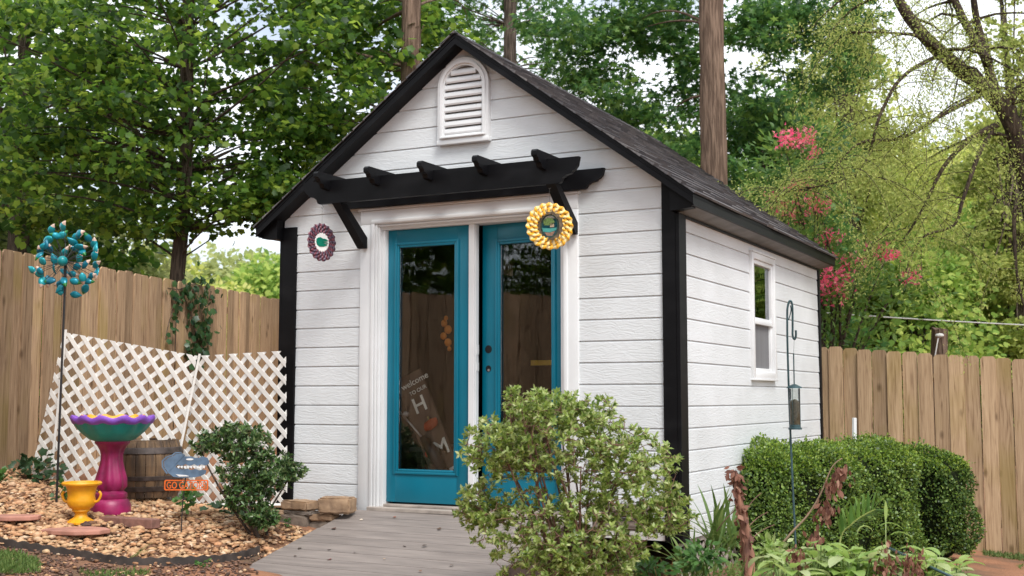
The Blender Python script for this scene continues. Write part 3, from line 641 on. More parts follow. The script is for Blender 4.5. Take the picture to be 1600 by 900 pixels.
B_brown = barkmat('brown_bark', (.24, .165, .12), (.12, .08, .058), 10)
B_grey = barkmat('grey_bark', (.17, .13, .105), (.06, .045, .036), 12)
L_maple = leafmat('maple_leaf', [(.025, .062, .015), (.045, .115, .018), (.095, .20, .025), (.24, .35, .05)], .55)
L_sweet = leafmat('sweetgum_leaf', [(.028, .085, .03), (.05, .14, .035), (.085, .20, .045), (.17, .29, .06)], .45)
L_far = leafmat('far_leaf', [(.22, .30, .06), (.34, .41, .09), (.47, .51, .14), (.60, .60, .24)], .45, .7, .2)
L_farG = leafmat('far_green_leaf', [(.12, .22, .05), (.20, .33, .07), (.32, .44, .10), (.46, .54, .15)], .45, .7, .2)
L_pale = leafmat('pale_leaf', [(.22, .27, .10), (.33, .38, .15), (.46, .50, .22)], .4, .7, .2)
L_fine = leafmat('fine_leaf', [(.17, .23, .06), (.28, .34, .09), (.42, .46, .15)], .5, .6, .2)

# ---- trees behind the fences
def S(px, D, z): p_ = at(px, 450, D); return np.array([p_[0], p_[1], z])
def ground(px, D): p_ = at(px, 450, D); return S(px, D, float(gz(p_[0], p_[1])))
T1 = [ground(268, 15), S(275, 15, 2.1), S(286, 15, 3.6), S(283, 15, 5.4), S(288, 15, 8.0), S(285, 15, 11)]
tree('maple_tree', 'slim dark trunked maple spreading over the ivy covered fence at left', 'tree', T1, [.105, .092, .082, .074, .06, .02],
     [(S(300, 15, 5.2), (2.6, 2.0, 1.6), 3), (S(110, 14.5, 4.6), (1.9, 1.6, 1.7), 2.2), (S(450, 15.5, 5.3), (1.5, 1.5, 1.6), 1.4), (S(330, 15, 3.55), (1.4, 1.2, .45), .55), (S(120, 15, 3.3), (1.3, 1.0, .5), .5), (S(290, 15, 8), (2.6, 2.4, 2), 1.5), (S(190, 15.5, 5.3), (1.8, 1.6, 1.2), 1.3), (S(400, 15.8, 4.3), (1.0, 1.0, .9), .9), (S(365, 15, 3.25), (.9, .8, .40), 1.1), (S(60, 15.5, 3.7), (1.5, 1.2, .8), 1.1), (S(440, 15.5, 3.6), (.6, .6, .7), .7), (S(230, 15, 3.1), (.9, .7, .3), .5)],
     400, 62, .108, T_maple, L_maple, B_dark, crad=.48, flat=.42, limbp=.35)
T2 = [ground(640, 16), S(640, 16, 3), S(640, 16, 6), S(642, 16, 10), S(640, 16, 15)]
tree('pine_tree', 'straight brown trunk rising behind the left slope of the shed roof', 'tree', T2, [.18, .145, .125, .11, .05],
     [(S(520, 17, 5.6), (1.7, 1.5, 1.4), 2.5), (S(600, 18.5, 6.4), (1.5, 1.2, .9), 1.4), (S(480, 16.5, 3.9), (.8, .8, 1.0), .9), (S(640, 18.5, 10), (2.5, 2.5, 2.5), .8)], 120, 85, .13, T_maple, L_maple, B_brown, crad=.45, flat=.5, limbp=.3)
T3 = [ground(797, 20), S(797, 20, 4), S(797, 20, 7), S(796, 20, 10), S(800, 20, 14)]
tree('oak_tree', 'grey trunk with crooked side limbs above the shed ridge', 'tree', T3, [.19, .13, .105, .09, .03],
     [(S(770, 21, 7.6), (1.6, 1.2, .8), 1.6), (S(700, 20, 7.2), (.9, .9, .9), 1.2), (S(870, 21, 7.0), (.9, .9, 1.1), 1.6), (S(800, 20, 10.5), (2.8, 2.6, 2.0), 1)], 70, 75, .125, T_sweet, L_sweet, B_grey, crad=.5, flat=.5, limbp=.6)
T4 = [ground(1120, 15), S(1120, 15, 2), S(1119, 15, 4), S(1117, 15, 6), S(1116, 15, 9), S(1120, 15, 14)]
tree('sweetgum_tree', 'thick brown trunked sweetgum with star leaves standing behind the right roof slope', 'tree', T4, [.22, .178, .163, .150, .13, .05],
     [(S(960, 17, 5.6), (1.1, 1.2, 1.0), 1.3), (S(1030, 17.4, 4.4), (1.0, .9, 1.2), 1.7), (S(1205, 17, 4.2), (.85, .9, 1.4), 1.5), (S(1240, 16.8, 5.6), (1.0, 1.0, .9), 1.2), (S(1010, 17.5, 6.3), (1.3, 1.2, .8), 1.2), (S(1190, 17.4, 3.2), (.8, .8, .8), .8), (S(1115, 18, 5.2), (1.0, .7, 1.4), 1.0), (S(1110, 16.5, 9), (3, 2.5, 1.6), 1.5), (S(890, 17.5, 5.9), (.7, .9, .8), .9), (S(1110, 17.6, 6.4), (1.6, .9, .7), 1.5), (S(1290, 17, 6.2), (.9, .9, .7), 1.0)],
     250, 95, .13, T_sweet, L_sweet, B_brown, crad=.45, flat=.6, limbp=.025)
# pale feathery tree close behind the fence, right
def feather(label, pts_list, rads, name, lm, bm_, tw_len, n_tw, ntl, lsz, hang):
    t = thing(name, label, 'tree', tuple(pts_list[0][0])); mb = MB(); pos = []; dr = []
    for P, (ra, rb), dens in zip(pts_list, rads, hang):
        Q = smoothpts(P, 5); trunk_mesh(mb, Q, np.linspace(ra, rb, len(Q)), 8, .04)
        for k in range(int(n_tw*dens)):
            i = rng.integers(len(Q)//4, len(Q)); a = Q[i]; d = np.array([rng.normal(0, 1), rng.normal(0, 1), rng.uniform(-.2, .6)]); d = unit(d)
            L_ = tw_len*rng.uniform(.4, 1.3); q = [a]; dd = d.copy()
            for s_ in range(7): q.append(q[-1]+dd*L_/7); dd = unit(dd+[0, 0, -.26]+rng.normal(0, .12, 3))
            q = np.array(q); mb.tube(q, np.linspace(max(rb*.6, .005), .0022, 8), 4, cap=False)
            n = int(ntl*L_/tw_len); f_ = rng.uniform(.15, 1, n)*7; j = np.clip(f_.astype(int), 0, 6); pp = q[j]+(q[j+1]-q[j])*(f_-j)[:, None]
            pos.append(pp+rng.normal(0, .07, (n, 3))); dr.append(unit(q[j+1]-q[j])*.5+rng.normal(0, .7, (n, 3))+[0, 0, -.25])
    mb.build('trunk', bm_, t, smooth=True); pos = np.concatenate(pos); dr = np.concatenate(dr); n = len(pos)
    leaves('crown', T_ovalq, pos, dr, np.array([0, 0, 1.])+rng.normal(0, .5, (n, 3)), lsz*rng.uniform(.6, 1.3, n), lm, t); seat(t); return t
D_ = 13.0
q = lambda L__: [at(a, b_, d_) for a, b_, d_ in L__]
feather('dark bare limbed tree with drooping twigs at the right edge', [
    [ground(1660, D_), at(1625, 400, D_), at(1600, 262, D_), at(1566, 165, D_), at(1490, 100, D_), at(1440, 52, D_), at(1398, -10, D_), at(1370, -80, D_)],
    q([(1560, 160, 13), (1540, 90, 13.1), (1524, 20, 13.2), (1515, -70, 13.2)]),
    q([(1500, 105, 13), (1440, 60, 12.8), (1400, 52, 12.6), (1330, 50, 12.4)]),
    q([(1558, 195, 13), (1520, 215, 12.8), (1475, 260, 12.6), (1440, 330, 12.5), (1405, 385, 12.5)]),
    q([(1556, 195, 13), (1530, 240, 12.8), (1505, 310, 12.6), (1490, 352, 12.5), (1440, 372, 12.4), (1415, 425, 12.4)]),
    q([(1530, 150, 13), (1480, 175, 12.6), (1410, 215, 12.4), (1340, 225, 12.2), (1290, 285, 12.1)]),
    q([(1470, 85, 13), (1410, 120, 12.6), (1375, 180, 12.4), (1340, 270, 12.3), (1230, 300, 12.1)]),
    q([(1598, 300, 13), (1585, 330, 12.8), (1588, 420, 12.6), (1600, 480, 12.5)]),
    q([(1566, 165, 13), (1610, 130, 13), (1660, 150, 13)]),
    q([(1545, 100, 13), (1500, 20, 13.2), (1470, -60, 13.3)])],
    [(.125, .04), (.06, .025), (.028, .008), (.035, .008), (.028, .007), (.028, .007), (.025, .007), (.03, .009), (.06, .03), (.05, .03)], 'mimosa_tree', L_fine, B_dark, 1.2, 22, 330, .032, [.5, .5, 1.0, .5, .5, 1.1, 1.6, .6, .5, .5])
# crepe myrtle with pink heads
t = thing('crepe_myrtle', 'crepe myrtle with pink flower heads beyond the back right corner of the shed', 'tree', tuple(ground(1290, 14)))
mb = MB(); pos = []; dr = []; fpos = []
base = ground(1280, 14)
heads = [(1212, 325, 1.0), (1240, 300, .6), (1235, 345, .7), (1248, 225, .7), (1225, 228, .8), (1270, 325, .8), (1290, 378, .8), (1285, 412, 1.1), (1298, 455, 1.1), (1285, 440, .9), (1310, 432, .8), (1360, 398, .9), (1385, 402, .6), (1412, 437, .6), (1318, 420, .8), (1262, 245, .5)]
for (x, y, s_) in heads+[(1330, 470, 0), (1300, 500, 0), (1260, 380, 0), (1220, 380, 0), (1240, 270, 0), (1340, 430, 0), (1310, 540, 0), (1350, 520, 0), (1280, 520, 0), (1200, 300, 0), (1390, 470, 0)]:
    D_ = rng.uniform(13, 14.2); q_ = at(x, y, D_); cv = curve(base+[0, 0, .6], q_, .08, rng.uniform(-.1, .1), 8); mb.tube(cv, np.linspace(.025, .005, 9), 5, cap=False)
    n = 150; pp = rng.normal(0, .19, (n, 3)); pos.append(q_-[0, 0, .06]+pp); dr.append(pp+[0, 0, .1])
    if s_: n = int(105*s_); fpos.append(q_-FW*.22+rng.normal(0, 1, (n, 3))*[.085*s_, .085*s_, .07*s_]+[0, 0, .04])
mb.build('trunk', B_grey, t, smooth=True); pos = np.concatenate(pos); n = len(pos)
leaves('foliage', T_oval, pos, np.concatenate(dr), [0, 0, 1]+rng.normal(0, .5, (n, 3)), .085*rng.uniform(.6, 1.2, n), leafmat('myrtle_leaf', [(.06, .14, .03), (.10, .21, .04), (.18, .30, .06)], .4), t)
M_pinkf = leafmat('pink_flower', [(.85, .07, .20), (.9, .17, .28), (.9, .42, .42)], .35, .7)
for fp in fpos: n = len(fp); leaves('flower_head', T_tuft, fp, rng.normal(0, 1, (n, 3)), rng.normal(0, 1, (n, 3)), .062*rng.uniform(.7, 1.3, n), M_pinkf, t)
seat(t)

def bulktree(label, px, D, ztop, rad, lm, name='broadleaf_tree', nleaf=14000, lsz=.22, zb=None, group='woods beyond the fence', bark=B_grey, gaps=.8):
    g0 = ground(px, D); zlow = g0[2]+.5 if zb is None else zb; t = thing(name, label, 'tree', tuple(g0), group)
    mb = MB(); H = ztop-g0[2]; trunk_mesh(mb, smoothpts([g0, g0+[.1, 0, H*.4], g0+[-.1, .1, H*.85]], 4), np.linspace(.02*H+.04, .03, 9), 8)
    nc = 60; c0 = np.array([g0[0], g0[1], (ztop+zlow)/2]); hz = (ztop-zlow)/2; pos = []; dr = []
    for i in range(nc):
        dv = unit(rng.normal(0, 1, 3)); rr_ = rad*(1-.35*max(dv[2], 0)); c = c0+dv*[rr_*.8, rr_*.8, hz*.85]*rng.uniform(.55, 1); n = nleaf//nc; cr_ = rad*.36*rng.uniform(.6, 1.2)
        mb.tube(curve(g0+[0, 0, H*rng.uniform(.3, .6)], c, .05, .05, 5), np.linspace(.03, .01, 6), 4, cap=False)
        s_ = unit(rng.normal(0, 1, (n, 3)))*rng.uniform(.35, 1, (n, 1))**.5*cr_*[1, 1, .75]; pos.append(c+s_); dr.append(s_/cr_+rng.normal(0, .5, (n, 3))+[0, 0, -.15])
    mb.build('trunk', bark, t, smooth=True); pos = np.concatenate(pos); n = len(pos)
    leaves('crown', T_round, pos, np.concatenate(dr), [0, 0, 1]+rng.normal(0, .6, (n, 3)), lsz*rng.uniform(.6, 1.3, n), lm, t); seat(t)
# left woods: olive midground and pale far slope
for px, D, zt, rad, lm, lab, ls in [
    (-60, 21, 4.6, 2.4, L_pale, 'pale olive bushy tree at the far left above the fence', .13),
    (60, 23, 5.2, 2.6, L_pale, 'pale olive tree behind the teal flower spinner', .13),
    (190, 22, 4.0, 2.0, L_pale, 'low olive tree between the flower spinner and the maple trunk', .12),
    (235, 30, 4.4, 2.6, L_far, 'yellow green tree low behind the maple trunk', .15),
    (345, 34, 4.3, 2.7, L_far, 'yellow green tree just right of the maple trunk', .16),
    (418, 38, 4.0, 2.3, L_far, 'rounded light green tree against the left eave of the shed', .16),
    (375, 70, 10.0, 6.0, L_pale, 'hazy tall tree on the far slope seen under the left eave', .4),
    (440, 66, 8.6, 5.0, L_farG, 'blue green tree on the far slope next to the left eave', .38),
    (310, 72, 9.2, 6.0, L_pale, 'hazy grey green tree far behind the maple trunk', .4)]:
    bulktree(lab, px, D, zt, rad, lm, lsz=ls, zb=-.5)
for px, D, zt, rad, lm, lab, ls in [
    (20, 19, 10, 3.2, L_maple, 'tall dark leafy tree filling the upper left corner', .17),
    (880, 30, 8.2, 2.8, L_sweet, 'mid green tree behind the ridge, left of the thick trunk', .17),
    (1010, 26, 7.6, 2.6, L_farG, 'leafy green tree peeking over the roof slope', .17),
    (1240, 23, 5.4, 2.4, L_far, 'green tree behind the crepe myrtle', .16),
    (1330, 25, 8.2, 2.3, L_far, 'bright yellow green tree right of the crepe myrtle', .12),
    (1265, 23, 8.6, 1.9, L_fine, 'feathery yellow green tree between the sweetgum and the dark limbs', .09),
    (1290, 28, 8.3, 2.4, L_farG, 'soft green tree top above the crepe myrtle blossoms', .12),
    (1395, 30, 8.4, 2.9, L_far, 'yellow green tree midway between the crepe myrtle and the dark limbs', .13),
    (1500, 40, 10.8, 4.2, L_far, 'sunlit tree on the slope behind the drooping twigs', .2),
    (1600, 36, 9.6, 3.8, L_far, 'green tree crown on the slope at the right edge', .18),
    (1425, 21, 3.9, 1.9, L_farG, 'dark green low tree over the back fence by the post', .13),
    (1465, 33, 8.6, 3.0, L_far, 'sunny yellow green tree behind the drooping twigs', .15),
    (1560, 24, 5.6, 2.4, L_farG, 'light green tree above the right end of the fence', .15),
    (1640, 30, 7.4, 3.2, L_far, 'yellow green tree behind the dark limbs at right', .18),
    (1380, 42, 7.6, 4.0, L_far, 'far green tree in the gap left of the dark limbs', .26),
    (1550, 48, 9.0, 4.6, L_far, 'far pale tree behind the dark limbs', .28),
    (1270, 45, 10.5, 4.4, L_far, 'far yellow tree right of the sweetgum foliage', .2),
    (1215, 20, 6.5, 1.8, L_sweet, 'dark green tree hard right of the thick trunk', .15),
    (1325, 22, 9.0, 1.4, L_fine, 'tall feathery green tree crown against the sky, left of the dark limbs', .09),
    (1590, 21, 9.4, 1.1, L_fine, 'airy green crown in the upper right corner behind the dark limbs', .09),
    (1760, 24, 7.5, 3.0, L_farG, 'green tree outside the right edge, mirrored in the side window', .2), (1930, 27, 9.0, 3.6, L_sweet, 'dark green tree outside the right edge, mirrored in the side window', .2), (1850, 32, 9.5, 4.0, L_farG, 'tall tree further out beyond the right edge of the view', .24), (2080, 24, 8.0, 3.4, L_farG, 'spreading tree well outside the right edge of the view', .2)]:
    bulktree(lab, px, D, zt, rad, lm, lsz=ls, zb=-.8)
_g = ground
for X_, Y_, zt_, lab in ((-6.5, -15.5, 9, 'broad tree behind the dark board fence, mirrored in the left glass door'), (-1.0, -17, 10, 'broad tree behind the dark board fence, mirrored in the right glass door'), (-11, -17, 10, 'broad tree behind the far end of the dark board fence')):
    ground = lambda px, D: np.array([X_, Y_, float(gz(X_, Y_))])
    bulktree(lab, 0, 1, zt_, 3.6, L_maple, lsz=.24, nleaf=7000, group='trees behind the photographer')
ground = _g

# ------------------------------------------------------------ shrubs
def shrub(name, label, base, env, ncl, nl, lsz, lm, tmpl=T_oval, stem=B_grey, tuft=.05, cat='shrub', nstem=9, rings=1, up=.5, sub='foliage'):
    t = thing(name, label, cat, tuple(base)); mb = MB(); pos = []; dr = []; nm = []
    wts = np.array([e_[2] for e_ in env], float); wts /= wts.sum(); stems = []
    for i in range(nstem):
        c, rd, _ = env[rng.choice(len(env), p=wts)]; q_ = np.array(c)+rng.uniform(-.6, .6, 3)*rd; cv = curve(np.array(base)+rng.normal(0, .03, 3)*[1, 1, 0], q_, rng.uniform(-.05, .1), rng.uniform(-.12, .12), 8); stems.append(cv); mb.tube(cv, np.linspace(.011, .004, 9), 5, cap=False)
    allp = np.concatenate([c[2:] for c in stems]); twp = []
    for i in range(ncl):
        c, rd, _ = env[rng.choice(len(env), p=wts)]; dv = unit(rng.normal(0, 1, 3)); q_ = np.array(c)+dv*np.array(rd)*rng.uniform(.1, 1)**.45
        dist_ = np.linalg.norm(allp-q_, axis=1)+.35*np.maximum(0, allp[:, 2]-q_[2]+.03)
        if len(twp) > 25: tp_ = np.array(twp); d2 = np.linalg.norm(tp_-q_, axis=1)+.3*np.maximum(0, tp_[:, 2]-q_[2]+.02)+rng.uniform(0, .05, len(tp_)); j2 = np.argmin(d2)
        else: j2 = -1
        j = rng.choice(np.argsort(dist_)[:6]); a_ = tp_[j2] if j2 >= 0 and d2[j2] < dist_[j] else allp[j]
        cv = curve(a_, q_, rng.uniform(-.12, .12), rng.uniform(-.15, .15), 4); twp += list(cv[1:4]); mb.tube(cv, [.0028, .0024, .002, .0016, .0012], 4, cap=False)
        ax = unit(unit(q_-np.array(c))*.5+np.array([0, 0, up])+rng.normal(0, .35, 3)); x, y, z = rot_between(ax); n = max(4, int(nl*rng.uniform(.6, 1.4)))
        th = rng.uniform(0, 6.28, n); el = rng.uniform(.1, 1.1, n); d = (x[None]*np.cos(th)[:, None]+y[None]*np.sin(th)[:, None])*np.cos(el)[:, None]+z[None]*np.sin(el)[:, None]
        pos.append(q_-ax*rng.uniform(0, tuft, (n, 1))); dr.append(d); nm.append(np.tile(ax, (n, 1))+rng.normal(0, .25, (n, 3)))
    mb.build('stems', stem, t, smooth=True); pos = np.concatenate(pos); n = len(pos)
    leaves(sub, tmpl, pos, np.concatenate(dr), np.concatenate(nm), lsz*rng.uniform(.55, 1.25, n), lm, t, wid=np.full(n, .82)); seat(t); return t
L_azal = leafmat('azalea_leaf', [(.08, .15, .03), (.19, .28, .05), (.33, .42, .11), (.56, .60, .32)], .38, .36, .5)
L_bush = leafmat('holly_leaf', [(.025, .06, .02), (.05, .11, .03), (.09, .17, .045), (.22, .28, .12)], .22, .35, .5)
L_box = leafmat('boxwood_leaf', [(.04, .08, .018), (.08, .15, .025), (.14, .23, .04), (.26, .36, .08)], .25, .4, .5)
B_twig = mat('red_brown_twig', (.16, .085, .06), .8, .3, 20)
ab = at(905, 925, 6.7)
shrub('azalea_bush', 'large loose light green azalea bush in front of the ramp and doors', np.array([ab[0], ab[1], float(gz(ab[0], ab[1]))]),
      [(at(870, 690, 6.7), (.42, .36, .22), 2.6), (at(770, 700, 6.75), (.20, .24, .20), 1.3), (at(985, 735, 6.6), (.28, .28, .25), 2.0), (at(880, 830, 6.6), (.56, .34, .26), 3.6), (at(850, 635, 6.7), (.24, .22, .10), .9), (at(750, 790, 6.8), (.16, .2, .15), .7), (at(1040, 800, 6.6), (.17, .2, .14), .7), (at(925, 645, 6.7), (.2, .2, .12), .5), (at(805, 612, 6.75), (.06, .06, .03), .10), (at(900, 900, 6.5), (.45, .3, .14), 1.3)],
      2000, 15, .033, L_azal, stem=B_twig, nstem=24, tuft=.035)
bb = hit(398, 838)
shrub('holly_bush', 'small dark green bush between the lattice and the ramp', bb, [(at(375, 690, 8.75), (.24, .2, .14), 2), (at(330, 690, 8.8), (.18, .15, .09), .9), (at(420, 735, 8.65), (.22, .2, .16), 2), (at(385, 770, 8.6), (.18, .18, .16), 1.4), (at(455, 735, 8.65), (.1, .12, .06), .5), (at(410, 805, 8.5), (.15, .12, .08), .9), (at(375, 740, 8.65), (.2, .16, .16), 1.0)],
      760, 12, .040, L_bush, nstem=12, tuft=.03)
def hedge(label, c, ax, w_, d_, z0, z1, n, lm, lsz=.021, round_=.24, seedz=0):
    t = thing('boxwood_hedge', label, 'hedge', (c[0], c[1], z0)); ax = unit(np.array([ax[0], ax[1], 0.])); ay = np.array([-ax[1], ax[0], 0])
    h_ = z1-z0; cz = (z0+z1)/2
    def surf(n_, k):
        p_ = rng.uniform(-1, 1, (n_, 3)); fc = rng.choice(5, n_, p=[.28, .28, .12, .12, .20]); ax_ = np.array([0, 0, 1, 1, 2])[fc]; sg_ = np.array([1, -1, 1, -1, 1])[fc]
        p_[np.arange(n_), np.array([1, 1, 0, 0, 2])[fc]] = sg_; s_ = np.array([w_/2, d_/2, h_/2]); e_ = p_*s_; inner = s_-round_; qn = np.clip(e_, -inner, inner); nn = e_-qn; ln_ = np.linalg.norm(nn, axis=1, keepdims=True)
        nn = nn/(ln_+1e-9); pt = qn+nn*round_
        lump = .045*np.sin(pt[:, 0]*9+seedz)*np.sin(pt[:, 1]*7+1)+.03*np.sin(pt[:, 2]*8+pt[:, 0]*5+seedz)+.02*np.sin(pt[:, 0]*23+pt[:, 2]*17)
        pt = pt+nn*lump[:, None]*k
        return pt, nn
    # dark woody core so the hedge is not see-through
    bm = bmesh.new(); bmesh.ops.create_cube(bm, size=1); bmesh.ops.subdivide_edges(bm, edges=bm.edges[:], cuts=7, use_grid_fill=True)
    for vv in bm.verts:
        e_ = np.array(vv.co[:])*[w_-.12, d_-.12, h_-.12]; s_ = np.array([w_-.12, d_-.12, h_-.12])/2; inn = s_-round_*.8; qn = np.clip(e_, -inn, inn); nn = e_-qn; L2 = np.linalg.norm(nn); pt = qn+(nn/L2*round_*.8 if L2 > 0 else 0)+rng.normal(0, .012, 3); P_ = ax*pt[0]+ay*pt[1]+[0, 0, pt[2]]+[c[0], c[1], cz]; vv.co = Vector(P_)
    me = bpy.data.meshes.new('branches'); bm.to_mesh(me); bm.free(); me.materials.append(MATS.get('hedge_twigs') or mat('hedge_twigs', (.010, .014, .006), .95, .4, 30, spec=.05)); me.shade_smooth(); oo = bpy.data.objects.new('branches', me); COL.objects.link(oo); oo.parent = t
    pt, nn = surf(n, 1); depth = rng.uniform(0, 1, (n, 1))**1.5*.10; pt = pt-nn*depth+nn*rng.exponential(.008, (n, 1))
    # shoots poke out in tufts
    W = lambda a: ax[None]*a[:, :1]+ay[None]*a[:, 1:2]+np.array([0, 0, 1.])[None]*a[:, 2:]
    P_ = W(pt)+[c[0], c[1], cz]; Nn = W(nn)
    leaves('foliage', T_oval if lsz > .03 else T_round, P_, unit(Nn*.6+rng.normal(0, .6, (n, 3))+[0, 0, .3]), Nn*.7+[0, 0, .4]+rng.normal(0, .5, (n, 3)), lsz*rng.uniform(.6, 1.4, n), lm, t)
    keep = (nn[:, 2] > .35) & (rng.random(n) < .55) | (rng.random(n) < .05); k_ = int(keep.sum())  # mostly upward-facing leaves: the hedge's lit top is put into their yellower colour
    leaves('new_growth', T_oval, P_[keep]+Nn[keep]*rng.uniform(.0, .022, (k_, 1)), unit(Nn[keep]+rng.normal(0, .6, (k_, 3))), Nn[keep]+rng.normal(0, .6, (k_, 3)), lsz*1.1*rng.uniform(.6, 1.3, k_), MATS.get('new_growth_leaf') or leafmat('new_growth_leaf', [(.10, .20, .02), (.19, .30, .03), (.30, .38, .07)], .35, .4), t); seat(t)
hA = at(1190, 780, 9.15); hB = at(1432, 780, 10.2); ax = (hB-hA)[:2]; mid = (hA+hB)[:2]/2; ay = unit(np.array([-ax[1], ax[0]]))
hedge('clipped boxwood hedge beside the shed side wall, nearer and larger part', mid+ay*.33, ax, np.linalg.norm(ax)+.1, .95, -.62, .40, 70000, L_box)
hC = at(1448, 790, 10.6)
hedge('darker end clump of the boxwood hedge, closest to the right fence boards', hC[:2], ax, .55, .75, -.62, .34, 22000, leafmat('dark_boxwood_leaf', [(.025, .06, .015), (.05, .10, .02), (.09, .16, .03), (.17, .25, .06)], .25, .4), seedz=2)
# ivy on the fence
t = thing('ivy', 'dark green ivy hanging over the top of the left fence', 'vine', tuple(at(300, 545, 13)))
pos = []; n3 = np.array([du[1], -du[0], 0.])
def onfence(px, py):
    d = at(px, py, 1)-CAM; A3 = np.array([A0[0], A0[1], 0]); k = np.dot(A3+n3*.045-CAM, n3)/np.dot(d, n3); return CAM+d*k
mb = MB()
for pts, n, sp in [([(318, 440), (300, 452), (298, 480), (305, 520), (302, 548)], 110, .10), ([(330, 455), (322, 490), (312, 530), (300, 560)], 60, .06), ([(290, 450), (275, 470), (265, 500), (258, 530)], 34, .035), ([(275, 448), (290, 470), (300, 500), (312, 540)], 55, .09), ([(318, 440), (300, 444), (280, 452), (262, 450)], 26, .04), ([(320, 500), (318, 540), (300, 548), (290, 545)], 45, .07)]:
    Q = smoothpts([onfence(*a) for a in pts], 6); mb.tube(Q, .004, 4, cap=False)
    i = rng.integers(0, len(Q), n); pos.append(Q[i]+rng.normal(0, sp, (n, 3))*[abs(du[0])+.1, abs(du[1]), 1]*1.0+n3*rng.uniform(0, .05, (n, 1)))
mb.build('stems', B_grey, t); pos = np.concatenate(pos); n = len(pos)
leaves('foliage', T_ivy, pos, [0, 0, -1]+rng.normal(0, .45, (n, 3)), np.tile(n3, (n, 1))+rng.normal(0, .35, (n, 3))+[0, 0, .3], .085*rng.uniform(.6, 1.2, n), leafmat('ivy_leaf', [(.02, .055, .02), (.03, .08, .025), (.05, .11, .03)], .2, .35), t); seat(t)

# blades: curved strips
def blade(mb, base, d, L_, wd, droop, n=6, fold=.15):
    d = unit(np.array(d, float)); p_ = np.array(base, float); side = unit(np.cross(d, [0, 0, 1.])+1e-6); V = []
    for i in range(n+1):
        t_ = i/n; ww = wd*math.sin(math.pi*min(1, .12+.88*t_))**.8*.5 if i < n else .0005; up_ = np.cross(side, d)
        V += [p_-side*ww+up_*ww*fold*2, p_, p_+side*ww+up_*ww*fold*2]; p_ = p_+d*L_/n; d = unit(d+np.array([0, 0, -droop/n]))
    F = []
    for i in range(n): a = 3*i; F += [(a, a+1, a+4, a+3), (a+1, a+2, a+5, a+4)]
    mb.add(V, F)
L_hosta = leafmat('hosta_leaf', [(.16, .27, .05), (.24, .36, .09), (.33, .43, .14), (.42, .47, .26)], .35, .4)
L_grass = leafmat('grass_blade', [(.07, .13, .03), (.12, .2, .05), (.2, .27, .08)], .35, .6)
L_dead = leafmat('dead_leaf', [(.10, .04, .028), (.20, .085, .055), (.30, .15, .10), (.38, .22, .15)], .2, .7)
def clump(name, label, cat, base, n, L_, wd, droop, lm, group=None, up=(.2, .9), spread=.05, fold=.15, smooth=True, part='leaves'):
    mb = MB()
    for i in range(n):
        a = rng.uniform(0, 6.28); e_ = rng.uniform(*up); d = (math.cos(a)*math.cos(e_), math.sin(a)*math.cos(e_), math.sin(e_)); s_ = rng.uniform(.6, 1.2)
        blade(mb, np.array(base)+[rng.normal(0, spread), rng.normal(0, spread), 0], d, L_*s_, wd*s_, droop*rng.uniform(.6, 1.3), fold=fold)
    return tag(mb.build(name, lm, None, smooth=smooth), label, cat, group)
def gp(px, D, dz=0): p_ = at(px, 450, D); return np.array([p_[0], p_[1], float(gz(p_[0], p_[1]))+dz])
def top_at(px, py, D): return at(px, py, D)
HO = [(1275, 868, 6.7, 34, 'leftmost hosta clump, standing right behind the green hook pole'), (1330, 884, 6.5, 34, 'lime hosta clump under the curved dead branch'), (1385, 888, 6.6, 26, 'hosta clump among the red brown dead leaves'), (1440, 889, 6.5, 28, 'hosta clump at the foot of the hedge, second from the right'), (1478, 884, 6.7, 24, 'broad leaved hosta clump at the right end of the bed'), (1235, 893, 6.4, 20, 'low hosta clump left of the green hook pole')]
for px, py, D, n, lab in HO:
    c = at(px, py, D); g0 = gp(px, D); mb = MB(); t = thing('hosta_plant', lab, 'plant', tuple(g0), 'hostas in the bed before the hedge')
    ms = MB()
    for i in range(int(n*1.5)):
        a = rng.uniform(0, 6.28); rr_ = rng.uniform(.02, .15); tip = c+[math.cos(a)*rr_, math.sin(a)*rr_, rng.uniform(-.12, .06)]; ms.tube(curve(g0, tip, .05, .05, 4), .003, 4, cap=False)
        blade(mb, tip, (math.cos(a), math.sin(a), rng.uniform(-.1, .9)), rng.uniform(.10, .16), rng.uniform(.05, .085), rng.uniform(.3, 1.3), n=7, fold=.12)
    ms.build('stalks', L_grass, t); mb.build('leaves', L_hosta, t, smooth=True); seat(t)
for px, py, D, n, lab, ln_, wd in [(1130, 800, 7.4, 46, 'tall grassy clump between the azalea and the dead stalk', .30, .022), (1085, 840, 7.1, 40, 'yellowing strap leaves at the right foot of the azalea', .24, .016), (1160, 880, 7.0, 26, 'low grass tuft at the base of the dead stalk', .2, .014), (1040, 880, 6.9, 30, 'thin tawny grass below the grey timbers', .2, .010), (1205, 892, 6.8, 26, 'green weeds left of the hostas', .17, .02)]:
    c = at(px, py, D); clump('grass_clump', lab, 'grass clump', c-[0, 0, .22], n, ln_*1.3, wd, 1.0, L_grass if 'tawny' not in lab else leafmat('tawny_grass', [(.2, .13, .04), (.3, .17, .06), (.25, .2, .08)], .3, .7), 'grassy clumps before the shed wall', up=(.7, 1.4), spread=.05)
    mb = MB()
